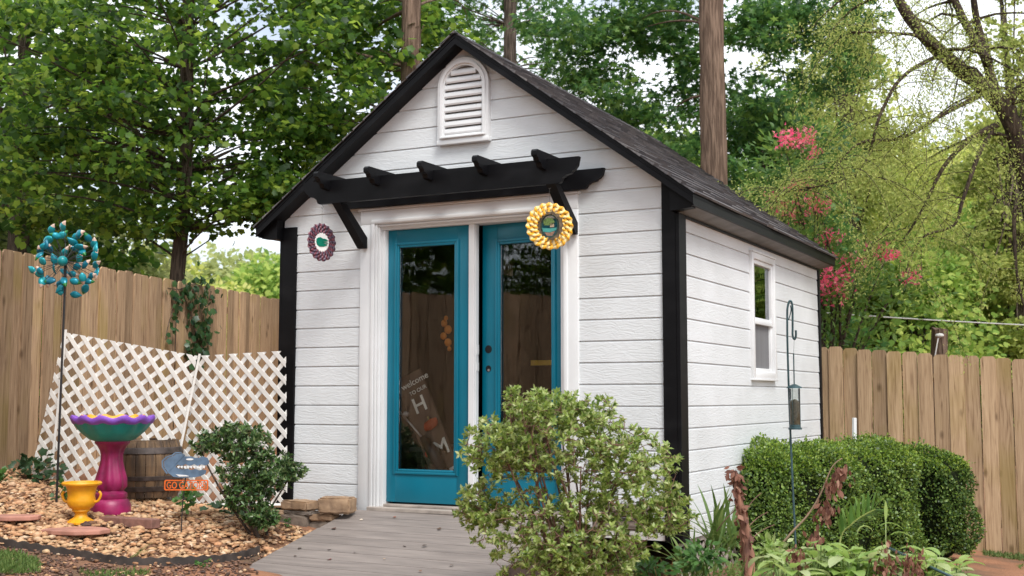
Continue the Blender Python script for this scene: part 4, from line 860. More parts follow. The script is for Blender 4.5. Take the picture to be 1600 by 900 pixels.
# fern frond arching in front of the hedge
t = thing('solomons_seal', 'arching frond with narrow green leaflets in front of the hedge', 'plant', tuple(gp(1330, 7.1)))
mb = MB(); cv = smoothpts([gp(1300, 7.1), at(1312, 850, 7.1), at(1330, 820, 7.1), at(1350, 805, 7.1), at(1368, 796, 7.1)], 6); mb.tube(cv, .005, 5); mb.build('stem', leafmat('frond_stem', [(.25, .3, .08), (.3, .33, .1)], .1), t)
mb = MB()
for i in range(7, len(cv)-1):
    tg = unit(cv[i+1]-cv[i])
    for sg in (-1, 1): blade(mb, cv[i], tg*.5+RT*sg*(.9 if sg > 0 else .35)+np.array([0, 0, .5 if sg < 0 else -.05])+rng.normal(0, .12, 3), .13, .022, .7)
mb.build('leaves', leafmat('frond_leaf', [(.08, .18, .04), (.15, .27, .05)], .35), t, smooth=True); seat(t)
mb = MB()
blade(mb, at(1384, 812, 7.0), (0, 0, 1), .11, .03, .5); blade(mb, at(1340, 835, 6.9), RT*.3+np.array([0, 0, 1.]), .13, .03, 3.4); blade(mb, at(1375, 822, 6.9), RT+np.array([0, 0, .5]), .15, .028, 1.6); blade(mb, at(1392, 836, 6.9), RT*.8+np.array([0, 0, .4]), .15, .03, 1.8)
mb.tube([gp(1380, 7), at(1384, 850, 7), at(1384, 812, 7)], .003, 4); tag(mb.build('lily_plant', L_hosta, None, smooth=True), 'curling pale yellow green leaves above the hostas', 'plant')
# dead red-brown stalk and the dead branch
M_deadbark = mat('red_dead_bark', (.36, .17, .11), .9, col2=(.12, .055, .04), scale=16, stretch=(1, 1, .3), bump=.9)
t = thing('dead_stalk', 'peeling red brown dead stalk standing before the side wall', 'plant', tuple(gp(1165, 7.0)))
mb = MB(); P = [gp(1172, 7.0), at(1170, 880, 7.0), at(1162, 820, 7.0), at(1154, 780, 7.0), at(1150, 750, 7.0), at(1147, 735, 7.0)]; Q = smoothpts(P, 5); trunk_mesh(mb, Q, np.linspace(.035, .012, len(Q)), 9, .2); mb.build('stem', M_deadbark, t, smooth=True)
n = 200; i = rng.integers(4, len(Q), n); leaves('dead_leaves', T_oval, Q[i]+rng.normal(0, .016, (n, 3)), [0, 0, -1]+rng.normal(0, .6, (n, 3)), rng.normal(0, 1, (n, 3)), .042*rng.uniform(.6, 1.4, n), L_dead, t)
mb = MB()
for a, b_ in [((1160, 810), (1190, 770)), ((1165, 830), (1200, 800)), ((1158, 790), (1120, 830)), ((1168, 850), (1210, 820)), ((1165, 815), (1180, 845))]: mb.tube(curve(at(*a, 7.0), at(*b_, 7.05), .05, .1, 5), .003, 4)
mb.build('twig', B_twig, t); seat(t)
t = thing('dead_branch', 'bent bare branch hung with curled rusty leaves in front of the hedge', 'branch', tuple(gp(1200, 7.3)))
mb = MB(); Q = smoothpts([gp(1195, 7.3), at(1212, 872, 7.3), at(1232, 838, 7.3), at(1262, 805, 7.3), at(1283, 770, 7.3), at(1300, 730, 7.3), at(1316, 716, 7.3)], 6); mb.tube(Q, np.linspace(.009, .003, len(Q)), 6); mb.build('stem', mat('branch_bark', (.25, .17, .11), .9), t, smooth=True)
pos = []
for x, y, nn in [(1315, 735, 16), (1300, 760, 18), (1292, 790, 22), (1282, 805, 14), (1275, 840, 20), (1270, 860, 10), (1308, 745, 10)]: pos.append(at(x, y, 7.28)+rng.normal(0, .025, (nn*2, 3)))
pos = np.concatenate(pos); n = len(pos); leaves('dead_leaves', T_oval, pos, [0, 0, -1]+rng.normal(0, .3, (n, 3)), rng.normal(0, 1, (n, 3)), .052*rng.uniform(.6, 1.2, n), L_dead, t); seat(t)
for x, D, lab in [(1385, 6.35, 'dark red withered leaf cluster left of the green cane'), (1428, 6.3, 'dark red withered leaf cluster under the green cane'), (1245, 6.5, 'rusty withered leaf cluster right of the hook pole')]:
    n = 90; c = at(x, 878, D); o = leaves('withered_plant', T_oval, c+rng.normal(0, 1, (n, 3))*[.03, .03, .05], [0, 0, -1]+rng.normal(0, .4, (n, 3)), rng.normal(0, 1, (n, 3)), .042*rng.uniform(.6, 1.2, n), L_dead); tag(o, lab, 'withered plant', 'withered plants among the hostas')
mb = MB(); mb.tube([at(1382, 853, 6.7), at(1480, 898, 6.2), at(1560, 935, 5.9)], .008, 8); tag(mb.build('garden_cane', mat('green_plastic', (.05, .10, .11), .4), None, smooth=True), 'dark green garden cane lying over the hostas', 'cane')
mb = MB(); mb.tube([at(1335, 690, 10.9), at(1335, 653, 10.9)], .02, 4); tag(mb.build('white_stake', M_trimw, None), 'small white stake poking up behind the hedge top', 'stake')

# left-hand ground plants
for px, py, n, sz, lab in [(230, 858, 0, 0, '')]: pass
def leafy(label, c, r_, n, sz, lm, tmpl=T_ivy, group='leafy weeds around the gravel bed', name='leafy_weed'):
    t_ = unit(rng.normal(0, 1, (n, 3)))*rng.uniform(.2, 1, (n, 1))*r_; o = leaves(name, tmpl, np.array(c)+t_, t_+rng.normal(0, .3, (n, 3))*np.mean(r_), [0, 0, 1]+rng.normal(0, .4, (n, 3))-FW*.6, sz*rng.uniform(.6, 1.3, n), lm); return tag(o, label, 'plant', group)
L_weed = leafmat('weed_leaf', [(.03, .09, .02), (.06, .15, .03), (.1, .22, .05)], .3)
leafy('green leafy mass at the foot of the azalea, left of the dead stalk', at(1095, 868, 6.9), (.12, .1, .09), 150, .05, L_weed, T_oval)
leafy('pale leafy plant between the dead stalk and the hook pole', at(1205, 862, 7.2), (.12, .1, .10), 150, .05, L_hosta, T_oval)
leafy('green leafy mass at the bottom edge below the grey timbers', at(1010, 885, 6.8), (.2, .1, .06), 170, .045, L_weed, T_oval)
leafy('leafy green weed under the orange lettered sign', at(292, 778, 8.9), (.11, .08, .09), 60, .055, L_weed)
leafy('dark ground ivy at the foot of the fence left of the lattice', at(60, 735, 9.9), (.24, .2, .14), 110, .07, leafmat('ground_ivy', [(.02, .05, .02), (.03, .075, .025)], .2, .4))
leafy('bright weed at the left edge below the fence', at(2, 760, 9.7), (.07, .1, .14), 50, .055, L_weed)
leafy('small ivy tuft between the pole and the yellow urn', at(96, 768, 9.2), (.06, .06, .08), 34, .045, L_weed)
leafy('round leaved creeper along the lattice foot', at(350, 797, 9.2), (.20, .08, .06), 50, .055, leafmat('creeper', [(.03, .08, .03), (.06, .12, .04)], .2))
leafy('tiny green sprout beside the pavers by the ramp', at(448, 817, 8.9), (.04, .04, .025), 24, .025, L_weed)
leafy('little sprout in the gravel right of the pink stone', at(192, 843, 8.3), (.05, .05, .025), 24, .03, L_weed)
leafy('small weed growing at the black edging', at(315, 880, 7.85), (.05, .05, .03), 24, .03, L_weed)
for (a, b_) in [((190, 875), (240, 850))]:
    mb = MB()
    for k in range(9): s0 = hit(188+k*1.5, 880); blade(mb, s0, at(240+rng.uniform(-12, 12), 846+rng.uniform(-4, 8), 7.9)-s0, .27*rng.uniform(.6, 1), .006, .3)
    tag(mb.build('grass_clump', L_grass, None), 'few long leaning grass blades by the black edging', 'grass clump')

# ------------------------------------------------------------ gravel, mulch, grass (uncountable)
def inpoly(P, x, y):
    c = np.zeros(len(x), bool); n = len(P)
    for i in range(n):
        x0, y0 = P[i]; x1, y1 = P[(i+1) % n]; cond = ((y0 > y) != (y1 > y)); xi = (x1-x0)*(y-y0)/(y1-y0+1e-12)+x0; c ^= cond & (x < xi)
    return c
EDGE = [tuple(hit(x, y)[:2]) for x, y in [(0, 853), (40, 860), (90, 868), (140, 876), (200, 884), (260, 884), (310, 882), (360, 878), (405, 866)]]
BED = [(-2.5, -.55), (-2.1, -.35), (-1, .02), (-.12, .02), (.2, -.5), (.60, -.42), (.60, -1.12)]+[(a, b2) for a, b2 in reversed(EDGE)]+[(-1.2, -2.3), (-1.9, -2.0), (-2.5, -1.3)]
ico = bmesh.new(); bmesh.ops.create_icosphere(ico, subdivisions=2, radius=1); IV = np.array([v_.co[:] for v_ in ico.verts]); IF = np.array([[v_.index for v_ in f_.verts] for f_ in ico.faces]); ico.free()
ico1 = bmesh.new(); bmesh.ops.create_icosphere(ico1, subdivisions=1, radius=1); IV1 = np.array([v_.co[:] for v_ in ico1.verts]); IF1 = np.array([[v_.index for v_ in f_.verts] for f_ in ico1.faces]); ico1.free()
def stones(name, x, y, size, m, flat=.65, sink=.25, kind='stuff', hi=False):
    V0, F0 = (IV, IF) if hi else (IV1, IF1); n = len(x); k = len(V0); sc_ = size[:, None]*rng.uniform(.5, 1.45, (n, 3))*[1, 1, flat]
    an = rng.uniform(0, 6.28, n); ca, sa = np.cos(an), np.sin(an)
    V = V0[None]*(1+rng.normal(0, .13, (n, k, 1)))*sc_[:, None]; X = V[..., 0]*ca[:, None]-V[..., 1]*sa[:, None]; Y = V[..., 0]*sa[:, None]+V[..., 1]*ca[:, None]
    z = gz(x, y)+size*(flat-sink)+rng.uniform(0, .012, n); V = np.stack([X+x[:, None], Y+y[:, None], V[..., 2]+z[:, None]], -1)
    F = (F0[None]+np.arange(n)[:, None, None]*k).reshape(-1, 3); o = numesh(name, V.reshape(-1, 3), F.ravel(), np.full(len(F), 3), m, smooth=True); o['kind'] = kind; return o
def scatter(P, n):
    P_ = np.array(P); lo, hi = P_.min(0), P_.max(0); q_ = rng.uniform(lo, hi, (int(n*3), 2)); q_ = q_[inpoly(P, q_[:, 0], q_[:, 1])][:n]; return q_[:, 0], q_[:, 1]
def pebblemat(name, cols):
    m, t, p, out = newmat(name); l = t.links.new
    g_ = N(t, 'ShaderNodeNewGeometry'); r_ = N(t, 'ShaderNodeValToRGB'); e_ = r_.color_ramp.elements
    while len(e_) < len(cols): e_.new(.5)
    for i, c in enumerate(cols): e_[i].position = i/(len(cols)-1); e_[i].color = (*c, 1)
    l(g_.outputs['Random Per Island'], r_.inputs[0]); tcn = N(t, 'ShaderNodeTexCoord'); n_ = N(t, 'ShaderNodeTexNoise'); n_.inputs['Scale'].default_value = 45; l(tcn.outputs['Object'], n_.inputs[0])
    mr = N(t, 'ShaderNodeMapRange'); mr.inputs[1].default_value = .3; mr.inputs[2].default_value = .7; mr.inputs[3].default_value = .65; mr.inputs[4].default_value = 1.25; l(n_.outputs[0], mr.inputs[0])
    hs = N(t, 'ShaderNodeHueSaturation'); l(mr.outputs[0], hs.inputs['Value']); l(r_.outputs[0], hs.inputs['Color']); l(hs.outputs[0], p.inputs['Base Color']); p.inputs['Roughness'].default_value = .75; return m
M_peb = pebblemat('river_pebble', [(.13, .06, .03), (.36, .18, .085), (.48, .28, .14), (.55, .37, .21), (.50, .24, .11), (.62, .47, .32)])
x, y = scatter(BED, 7600); sz = rng.lognormal(-3.98, .32, len(x)); stones('gravel', x, y, np.clip(sz, .007, .036), M_peb, .48, .2)
x, y = scatter(BED, 2600); stones('grit', x, y, rng.uniform(.005, .010, len(x)), pebblemat('dark_grit', [(.08, .045, .03), (.2, .11, .07), (.34, .2, .12)]), .6, -.6)
FRONT = [(a, b2) for a, b2 in EDGE]+[(.62, -1.12), (.62, -1.5), (2.4, -1.75), (2.4, -2.6), (.4, -3.2), (-.9, -2.9)]
x, y = scatter(FRONT, 6500); stones('mulch', x, y, rng.uniform(.006, .015, len(x)), pebblemat('bark_mulch', [(.05, .03, .022), (.11, .06, .04), (.18, .10, .065), (.26, .13, .085)]), .5)
x, y = scatter(FRONT, 420); stones('gravel', x, y, rng.uniform(.008, .017, len(x)), M_peb, .6)
def tufts(name, P, n, L_, wd, lm, lean=.5):
    x, y = scatter(P, n); n = len(x); z = gz(x, y); pos = np.stack([x, y, z], -1); d = np.array([0, 0, 1.])+rng.normal(0, lean, (n, 3)); o = leaves(name, T_ovalq, pos, d, rng.normal(0, 1, (n, 3))+[0, -1, .2], L_*rng.uniform(.5, 1.3, n), lm, wid=np.full(n, wd)); o['kind'] = 'stuff'; return o
gl = lambda L__: [tuple(hit(a, b2)[:2]) for a, b2 in L__]
tufts('grass', gl([(0, 866), (30, 868), (58, 880), (62, 897), (0, 899)])+[(-.3, -2.9)], 2600, .045, .45, L_grass)
tufts('grass', gl([(150, 896), (230, 893), (235, 899)])+[(.3, -2.35), (.1, -2.3)], 500, .035, .45, L_grass)
RG = [(4.55, 4.6), (6.5, 4.7), (6.4, 3.95), (5.0, 4.05), (4.6, 4.2)]
tufts('grass', RG, 4200, .04, .5, leafmat('moss', [(.06, .11, .03), (.1, .16, .04), (.14, .2, .06)], .3, .7), .7)
tufts('grass', [(4.9, 3.6), (6.2, 3.3), (6.0, 2.9), (5.0, 3.2)], 700, .035, .5, L_grass, .7)
x, y = scatter([(3.3, -2.3), (5.6, -1.6), (4.9, 1.8), (3.3, 1.4)], 2600); o = leaves('leaf_litter', T_oval, np.stack([x, y, gz(x, y)+.01], -1), rng.normal(0, 1, (len(x), 3))*[1, 1, .2], [0, 0, 1]+rng.normal(0, .4, (len(x), 3)), .05*rng.uniform(.5, 1.2, len(x)), leafmat('litter', [(.09, .05, .03), (.18, .09, .05), (.24, .16, .08), (.12, .14, .05)], .1)); o['kind'] = 'stuff'
x, y = scatter([(3.3, -1.9), (5.4, -1.4), (4.7, 1.6), (3.3, 1.3)], 3800); z = gz(x, y)+rng.uniform(0, .22, len(x)); o = leaves('ground_cover', T_oval, np.stack([x, y, z], -1), rng.normal(0, 1, (len(x), 3))+[0, 0, .6], [0, 0, 1]+rng.normal(0, .4, (len(x), 3)), .055*rng.uniform(.5, 1.2, len(x)), L_grass); o['kind'] = 'stuff'

# black scalloped edging
pts = smoothpts([(a, b2, float(gz(a, b2))) for a, b2 in [(-1.5, -2.45)]+EDGE], 14); seglen = np.concatenate([[0], np.cumsum(np.linalg.norm(np.diff(pts, axis=0), axis=1))])
mb = MB(); V = []
for i, p_ in enumerate(pts):
    s_ = seglen[i]; top = .045+.012*abs(math.sin(s_*math.pi/.085)); tg = unit(pts[min(i+1, len(pts)-1)]-pts[max(i-1, 0)]); nn = np.array([-tg[1], tg[0], 0])*.006
    V += [p_-nn-[0, 0, .03], p_-nn+[0, 0, top], p_+nn+[0, 0, top], p_+nn-[0, 0, .03]]
F = [(4*i+j, 4*i+(j+1) % 4, 4*(i+1)+(j+1) % 4, 4*(i+1)+j) for i in range(len(pts)-1) for j in range(4)]
mb.add(V, F); tag(fixn(mb.build('garden_edging', mat('black_rubber', (.045, .035, .03), .7, .4, 12), None)), 'black scalloped rubber edging curving in front of the gravel bed', 'edging')
def slabstone(px, py, w_, d_, h_, m, label, rz=0, name='stepping_stone', cat='stepping stone', sides=9, dz=.03):
    p_ = hit(px, py); mb = MB(); P = [(w_/2*math.cos(6.283*i/sides)*random.uniform(.88, 1.1), d_/2*math.sin(6.283*i/sides)*random.uniform(.88, 1.1)) for i in range(sides)]
    mb.prism(P, (0, 0, 0), (1, 0, 0), (0, 1, 0), (0, 0, 1), h_); o = fixn(mb.build(name, m, None)); bv = o.modifiers.new('bevel', 'BEVEL'); bv.width = .006; bv.segments = 2
    o.location = (p_[0], p_[1], p_[2]+dz-h_*.3); o.rotation_euler = (0, 0, rz); return tag(o, label, cat)
M_pink = mat('pink_stone', (.40, .19, .14), .85, .2, 9, bump=.4)
slabstone(120, 838, .46, .30, .03, M_pink, 'pinkish flat stepping stone in front of the yellow urn', R(25)); slabstone(18, 817, .42, .22, .03, M_pink, 'pinkish stepping stone at the left edge of the gravel', R(25))
p0, p1 = hit(163, 815), hit(243, 832); d = p1-p0; mb = MB(); mb.box((-np.linalg.norm(d)/2, -.045, -.02), (np.linalg.norm(d)/2, .045, .045), bevel=.006)
o = mb.build('brick_edging', mat('red_brick', (.22, .11, .085), .9, .25, 20, bump=.5), None); o.location = (p0+p1)/2+[0, 0, .02]; o.rotation_euler = (0, 0, math.atan2(d[1], d[0])); tag(o, 'long dark red brick lying right of the magenta pedestal', 'brick')
p_ = hit(134, 826); mb = MB(); mb.ball((0, 0, 0), .032, 12, (1.2, 1, .75)); mb.v[-1] += rng.normal(0, .003, mb.v[-1].shape); o = mb.build('pine_cone', mat('cone_brown', (.07, .04, .03), .9, .4, 40, bump=1), None); o.location = p_+[0, 0, .025]; tag(o, 'dark pine cone lying beside the foot of the yellow urn', 'pine cone')
p_ = hit(425, 893); mb = MB(); mb.ball((0, 0, 0), .033, 14, (1.1, 1, .75)); o = mb.build('round_pebble', mat('orange_pebble', (.5, .27, .1), .6, .2, 20), None, smooth=True); o.location = p_+[0, 0, .02]; tag(o, 'single round orange pebble at the front end of the ramp', 'pebble')

# ------------------------------------------------------------ bird bath, urn, barrel
bp = np.array([-.82, -1.12, -.07]); bp[2] = float(gz(bp[0], bp[1]))
t = thing('bird_bath', 'bird bath with teal purple edged basin on a magenta fluted pedestal', 'bird bath', tuple(bp))
M_mag = mat('magenta_paint', (.24, .009, .075), .42, .35, 9, bump=.1, bscale=40); M_tealp = mat('teal_paint', (.0, .24, .22), .4, .12, 9); M_purp = mat('purple_paint', (.21, .075, .46), .5, .15, 14, bump=.15, bscale=50); M_org = mat('orange_paint', (.78, .36, .02), .5, .12, 14)
mb = MB(); prof = [(.0, 0), (.143, 0), (.146, .02), (.143, .065), (.128, .10), (.112, .112), (.118, .125), (.116, .15), (.098, .162), (.09, .17), (.108, .20), (.106, .26), (.09, .32), (.077, .38), (.076, .43), (.085, .465), (.108, .50), (.124, .515), (.124, .53), (.0, .531)]
mb.lathe(prof, bp, 64, rf=lambda a, i, z: 1+.075*math.cos(8*a+z*5)*(1 if .18 < z < .50 else 0)); mb.build('pedestal', M_mag, t, smooth=50)
zf = lambda a, i, z: .013*math.cos(12*a)*max(0, (z-.60)/.06)
mb = MB(); mb.lathe([(.0, .529), (.12, .529), (.165, .545), (.225, .60), (.268, .668)], bp, 96, rf=lambda a, i, z: 1+.018*abs(math.sin(6*a))*(z > .57), zf=zf); bs = mb.build('basin', M_tealp, t, smooth=60)
mb = MB(); mb.lathe([(.262, .655), (.290, .672), (.302, .695), (.294, .712), (.262, .706), (.236, .690)], bp, 96, rf=lambda a, i, z: 1+.02*math.cos(12*a), zf=lambda a, i, z: .011*math.cos(12*a)); mb.build('rim', M_purp, t, smooth=60)
mb = MB(); mb.lathe([(.238, .692), (.225, .718), (.205, .708), (.15, .65), (.0, .62)], bp, 96, rf=lambda a, i, z: 1+.02*math.cos(12*a), zf=lambda a, i, z: .008*math.cos(12*a)*(z > .66)); mb.build('bowl_inside', M_org, t, smooth=60)
seat(t)
up_ = hit(126, 818); t = thing('garden_urn', 'small mustard yellow urn with two side handles on the gravel', 'urn', tuple(up_)); M_yel = mat('mustard_paint', (.72, .33, .008), .45, .1, 12, bump=.35, bscale=26, bdist=.01)
mb = MB(); mb.lathe([(.0, 0), (.098, 0), (.098, .012), (.072, .028), (.046, .048), (.040, .07), (.046, .082), (.062, .088), (.060, .10), (.078, .112), (.094, .135), (.096, .165), (.092, .19), (.098, .24), (.108, .262), (.132, .268), (.137, .28), (.130, .29), (.110, .288), (.098, .26), (.088, .18), (.0, .15)], up_, 48, rf=lambda a, i, z: 1+(.05*math.cos(12*a) if z < .045 else .012*math.cos(20*a) if .1 < z < .18 else 0)); mb.build('body', M_yel, t, smooth=45)
for sg in (-1, 1): r3 = RT*sg; mb = MB(); mb.tube(smoothpts([up_+r3*.088+[0, 0, .15], up_+r3*.118+[0, 0, .158], up_+r3*.135+[0, 0, .20], up_+r3*.122+[0, 0, .222]], 5), .0095, 8); mb.build('handle', M_yel, t, smooth=True)
mb = MB(); mb.lathe([(0, .25), (.098, .25)], up_, 24); mb.build('soil', M_soil, t); seat(t)
bc = at(222, 740, 9.72); bc[2] = float(gz(bc[0], bc[1]))+.03
t = thing('wooden_barrel', 'old brown wooden barrel with dark hoops behind the bird bath', 'barrel', tuple(bc)); M_bar = mat('barrel_oak', (.17, .105, .055), .85, col2=(.06, .04, .028), scale=7, stretch=(3, 3, .35), bump=.5, island=.25)
def brad(z): return .265+.055*(1-((z-.22)/.24)**2)
mb = MB(); ns = 26
for k in range(ns):
    a0_, a1_ = 6.283*k/ns+.006, 6.283*(k+1)/ns-.006; zs = np.linspace(0, .44, 8); V = []
    for z in zs: V += [bc+[brad(z)*math.cos(a0_), brad(z)*math.sin(a0_), z], bc+[(brad(z)+.004)*math.cos((a0_+a1_)/2), (brad(z)+.004)*math.sin((a0_+a1_)/2), z], bc+[brad(z)*math.cos(a1_), brad(z)*math.sin(a1_), z]]
    mb.add(V, [f_ for i in range(7) for f_ in ((3*i, 3*i+1, 3*i+4, 3*i+3), (3*i+1, 3*i+2, 3*i+5, 3*i+4))])
mb.build('staves', M_bar, t); mb = MB(); mb.lathe([(0, .425), (brad(.43)-.006, .425), (brad(.44)+.001, .445), (brad(.44)-.02, .447), (brad(.44)-.025, .43)], bc, 40); mb.build('lid', M_bar, t)
for z0, z1 in ((.05, .09), (.135, .17), (.34, .39)):
    mb = MB(); mb.lathe([(brad(z0)+.004, z0), (brad(z0)+.009, z0+.003), (brad(z1)+.009, z1-.003), (brad(z1)+.004, z1)], bc, 48); mb.build('hoop', mat('rusty_hoop', (.07, .055, .05), .6, .4, 14, metal=.4), t)
seat(t)
block(245, 791, 9.5, (.42, .12, .07), R(28), mat('rotten_log', (.25, .14, .075), .95, .35, 10, bump=.8), 'short reddish log lying under the wooden barrel', 'log', 'log', None)

# ------------------------------------------------------------ flower spinner
sp = hit(88, 789); hub = at(103, 408, 9.15); t = thing('wind_spinner', 'tall wind spinner with a ball of teal metal petals on a black pole', 'garden spinner', tuple(sp))
M_pole = mat('black_iron', (.02, .02, .022), .5); M_pet = None
mb = MB(); mb.tube([sp, (sp+hub)/2+RT*.0, hub-[0, 0, .02]], .0085, 8); mb.build('pole', M_pole, t)
m, nt_, p, out = newmat('petal_enamel'); l = nt_.links.new; g_ = N(nt_, 'ShaderNodeNewGeometry'); r_ = N(nt_, 'ShaderNodeValToRGB'); e_ = r_.color_ramp.elements; e_.new(.5)
e_[0].color = (.0, .10, .16, 1); e_[1].color = (.0, .23, .30, 1); e_[2].position = 1; e_[2].color = (.02, .33, .36, 1); l(g_.outputs['Random Per Island'], r_.inputs[0]); l(r_.outputs[0], p.inputs['Base Color']); p.inputs['Roughness'].default_value = .3; p.inputs['Metallic'].default_value = .25
M_pet = m; M_tip = mat('petal_tip', (.62, .45, .36), .5); M_gtip = mat('petal_green', (.01, .16, .03), .4)
mb = MB(); mb.ball(hub-FW*.07, .038, 20); mb.build('hub', mat('hub_teal', (.0, .22, .24), .3), t, smooth=True)
pet = MB(); tips = MB(); arms = MB()
for ringi, (rr_, cnt, dep) in enumerate([(.275, 16, .02), (.20, 13, -.05), (.11, 8, .05), (.24, 10, .09)]):
    for k in range(cnt):
        a = 6.283*k/cnt+ringi*.23+rng.normal(0, .13); r2_ = rr_*rng.uniform(.80, 1.12); rad_ = RT*math.cos(a)+UP*math.sin(a); tg = -RT*math.sin(a)+UP*math.cos(a); c = hub+rad_*r2_*.92+FW*dep; arms.tube([hub-FW*.03, hub+rad_*r2_*.45+FW*dep, c], .0022, 4)
        d_ = unit(rad_*rng.uniform(.2, .8)+tg*rng.choice([-.9, .9])*rng.uniform(.5, 1)+FW*rng.uniform(-.5, .3)); nrm = unit(-FW+rng.normal(0, .45, 3)); sx_ = unit(np.cross(d_, nrm)); nz_ = np.cross(sx_, d_); Lp = rng.uniform(.082, .105)
        V = []; nn = 7
        for i in range(nn+1):
            t_ = i/nn; ww = Lp*.30*math.sin(math.pi*(t_**.8*.93+.05)); cc = c+d_*Lp*(t_-.5)+nz_*.012*math.sin(math.pi*t_)
            V += [cc-sx_*ww, cc-sx_*ww*.5-nz_*-.006, cc+nz_*.009, cc+sx_*ww*.5+nz_*.006, cc+sx_*ww]
        F = [(5*i+j, 5*i+j+1, 5*i+5+j+1, 5*i+5+j) for i in range(nn) for j in range(4)]; pet.cur = 0; b0 = len(pet.mi); pet.add(V, F)
        tipm = 1 if rng.random() < .62 else (2 if rng.random() < .5 else 0)
        for q_ in range(len(F)-8, len(F)): pet.mi[b0+q_] = tipm
arms.build('arm', M_pole, t); pt = pet.build('petals', [M_pet, M_tip, M_gtip], t, smooth=True); sm = pt.modifiers.new('thick', 'SOLIDIFY'); sm.thickness = .002; seat(t)

# ------------------------------------------------------------ text helper
def textmesh(body, size, extrude=.0015, offset=0, align='CENTER'):
    cu = bpy.data.curves.new('text', 'FONT'); cu.body = body; cu.size = size; cu.extrude = extrude; cu.offset = offset; cu.align_x = align; cu.align_y = 'CENTER'
    o = bpy.data.objects.new('text', cu); COL.objects.link(o); bpy.context.view_layer.update(); dg = bpy.context.evaluated_depsgraph_get(); me = bpy.data.meshes.new_from_object(o.evaluated_get(dg)); bpy.data.objects.remove(o); return me
def place_text(name, body, size, c, u, v, m, parent, extrude=.0015, offset=0, fit=None):
    me = textmesh(body, size, extrude, offset)
    if fit:
        V_ = np.array([q_.co[:] for q_ in me.vertices]); lo, hi = V_.min(0), V_.max(0); me.transform(Matrix.Diagonal((fit[0]/(hi[0]-lo[0]), fit[1]/(hi[1]-lo[1]), 1, 1)) @ Matrix.Translation((-(lo[0]+hi[0])/2, -(lo[1]+hi[1])/2, 0)))
    u, v = unit(np.array(u, float)), unit(np.array(v, float)); n = np.cross(u, v); Mx = Matrix(((u[0], v[0], n[0], c[0]), (u[1], v[1], n[1], c[1]), (u[2], v[2], n[2], c[2]), (0, 0, 0, 1))); me.transform(Mx); me.materials.append(m)
    o = bpy.data.objects.new(name, me); COL.objects.link(o); o.parent = parent; return o
def plate(mb, pts2, c, u, v, th=.003): mb.prism(pts2, np.array(c)-np.cross(u, v)*th/2, u, v, np.cross(u, v), th)
def ellipse(a, b2, n=28, cx=0, cy=0): return [(cx+a*math.cos(6.2832*i/n), cy+b2*math.sin(6.2832*i/n)) for i in range(n)]
def polyring(mb, A, B, c, u, v, th=.003):
    n3_ = np.cross(u, v); c = np.array(c); k = len(A); f = lambda P, o_: [c+u*a+v*b2+n3_*o_ for a, b2 in P]
    V = f(A, th/2)+f(B, th/2)+f(A, -th/2)+f(B, -th/2); F = []
    for i in range(k): j = (i+1) % k; F += [(i, j, k+j, k+i), (2*k+j, 2*k+i, 3*k+i, 3*k+j), (j, i, 2*k+i, 2*k+j), (k+i, k+j, 3*k+j, 3*k+i)]
    mb.add(V, F)
HU = unit(RT); HV = np.array([0, 0, 1.])
# yard sign
sb = hit(283, 838); sc = at(292, 729, 8.42); t = thing('yard_sign', 'blue cut out reptile head sign on a stake with orange lettered plate', 'yard sign', tuple(sb))
mb = MB(); mb.tube([sb, at(285, 790, 8.42), at(290, 745, 8.42)], .004, 6); mb.build('stake', M_pole, t)
M_sb = mat('blue_grey_metal', (.10, .16, .24), .5, .25, 14); mb = MB()
head = [(-.125, -.045), (-.155, -.005), (-.158, .035), (-.13, .062), (-.095, .072), (-.075, .088), (-.04, .088), (-.015, .070), (.03, .070), (.055, .060), (.085, .062), (.11, .070), (.14, .060), (.155, .035), (.15, .018), (.13, .008), (.10, .014), (.075, .004), (.05, .016), (.02, .004), (-.01, .016), (-.035, .004), (-.065, .014), (-.08, -.004), (-.06, -.012), (-.03, -.020), (0, -.014), (.03, -.024), (.06, -.016), (.085, -.026), (.11, -.020), (.135, -.026), (.13, -.048), (.095, -.066), (.05, -.074), (-.03, -.078), (-.09, -.070)]
plate(mb, head, sc, HU, HV, .004); polyring(mb, [(a*1.11, b2*1.12) for a, b2 in head[:8]]+[(-.015, .083)], [(a*1.04, b2*1.04) for a, b2 in head[:8]]+[(-.015, .076)], sc, HU, HV, .004)
hd = fixn(mb.build('head_plate', M_sb, t)); mb = MB()
for a in np.linspace(-.055, .12, 9): plate(mb, [(a-.009, .004), (a+.008, .006), (a+.003, -.013), (a-.010, -.004)], sc-FW*.004, HU, HV, .003)
plate(mb, ellipse(.026, .007, 12, .02, .050), sc-FW*.004, HU, HV, .003); plate(mb, [(-.075, -.052), (.0, -.058), (.02, -.066), (-.05, -.068)], sc-FW*.004, HU, HV, .003)
fixn(mb.build('teeth', M_trimw, hd))
M_so = mat('orange_metal', (.72, .13, .015), .5, .15, 14); pc = at(291, 758, 8.42); mb = MB()
def rrect(a, b2, r_, n=4):
    P = []
    for cx, cy, s0 in ((a-r_, b2-r_, 0), (-a+r_, b2-r_, 90), (-a+r_, -b2+r_, 180), (a-r_, -b2+r_, 270)):
        for i in range(n+1): P.append((cx+r_*math.cos(R(s0+90*i/n)), cy+r_*math.sin(R(s0+90*i/n))))
    return P
polyring(mb, rrect(.152, .036, .012), rrect(.143, .028, .008), pc, HU, HV, .004); 
pl = fixn(mb.build('name_plate', M_so, t)); place_text('lettering', 'GO GATORS', .06, pc-FW*.003, HU, HV, M_so, pl, .0015, .0006, fit=(.268, .047)); seat(t)

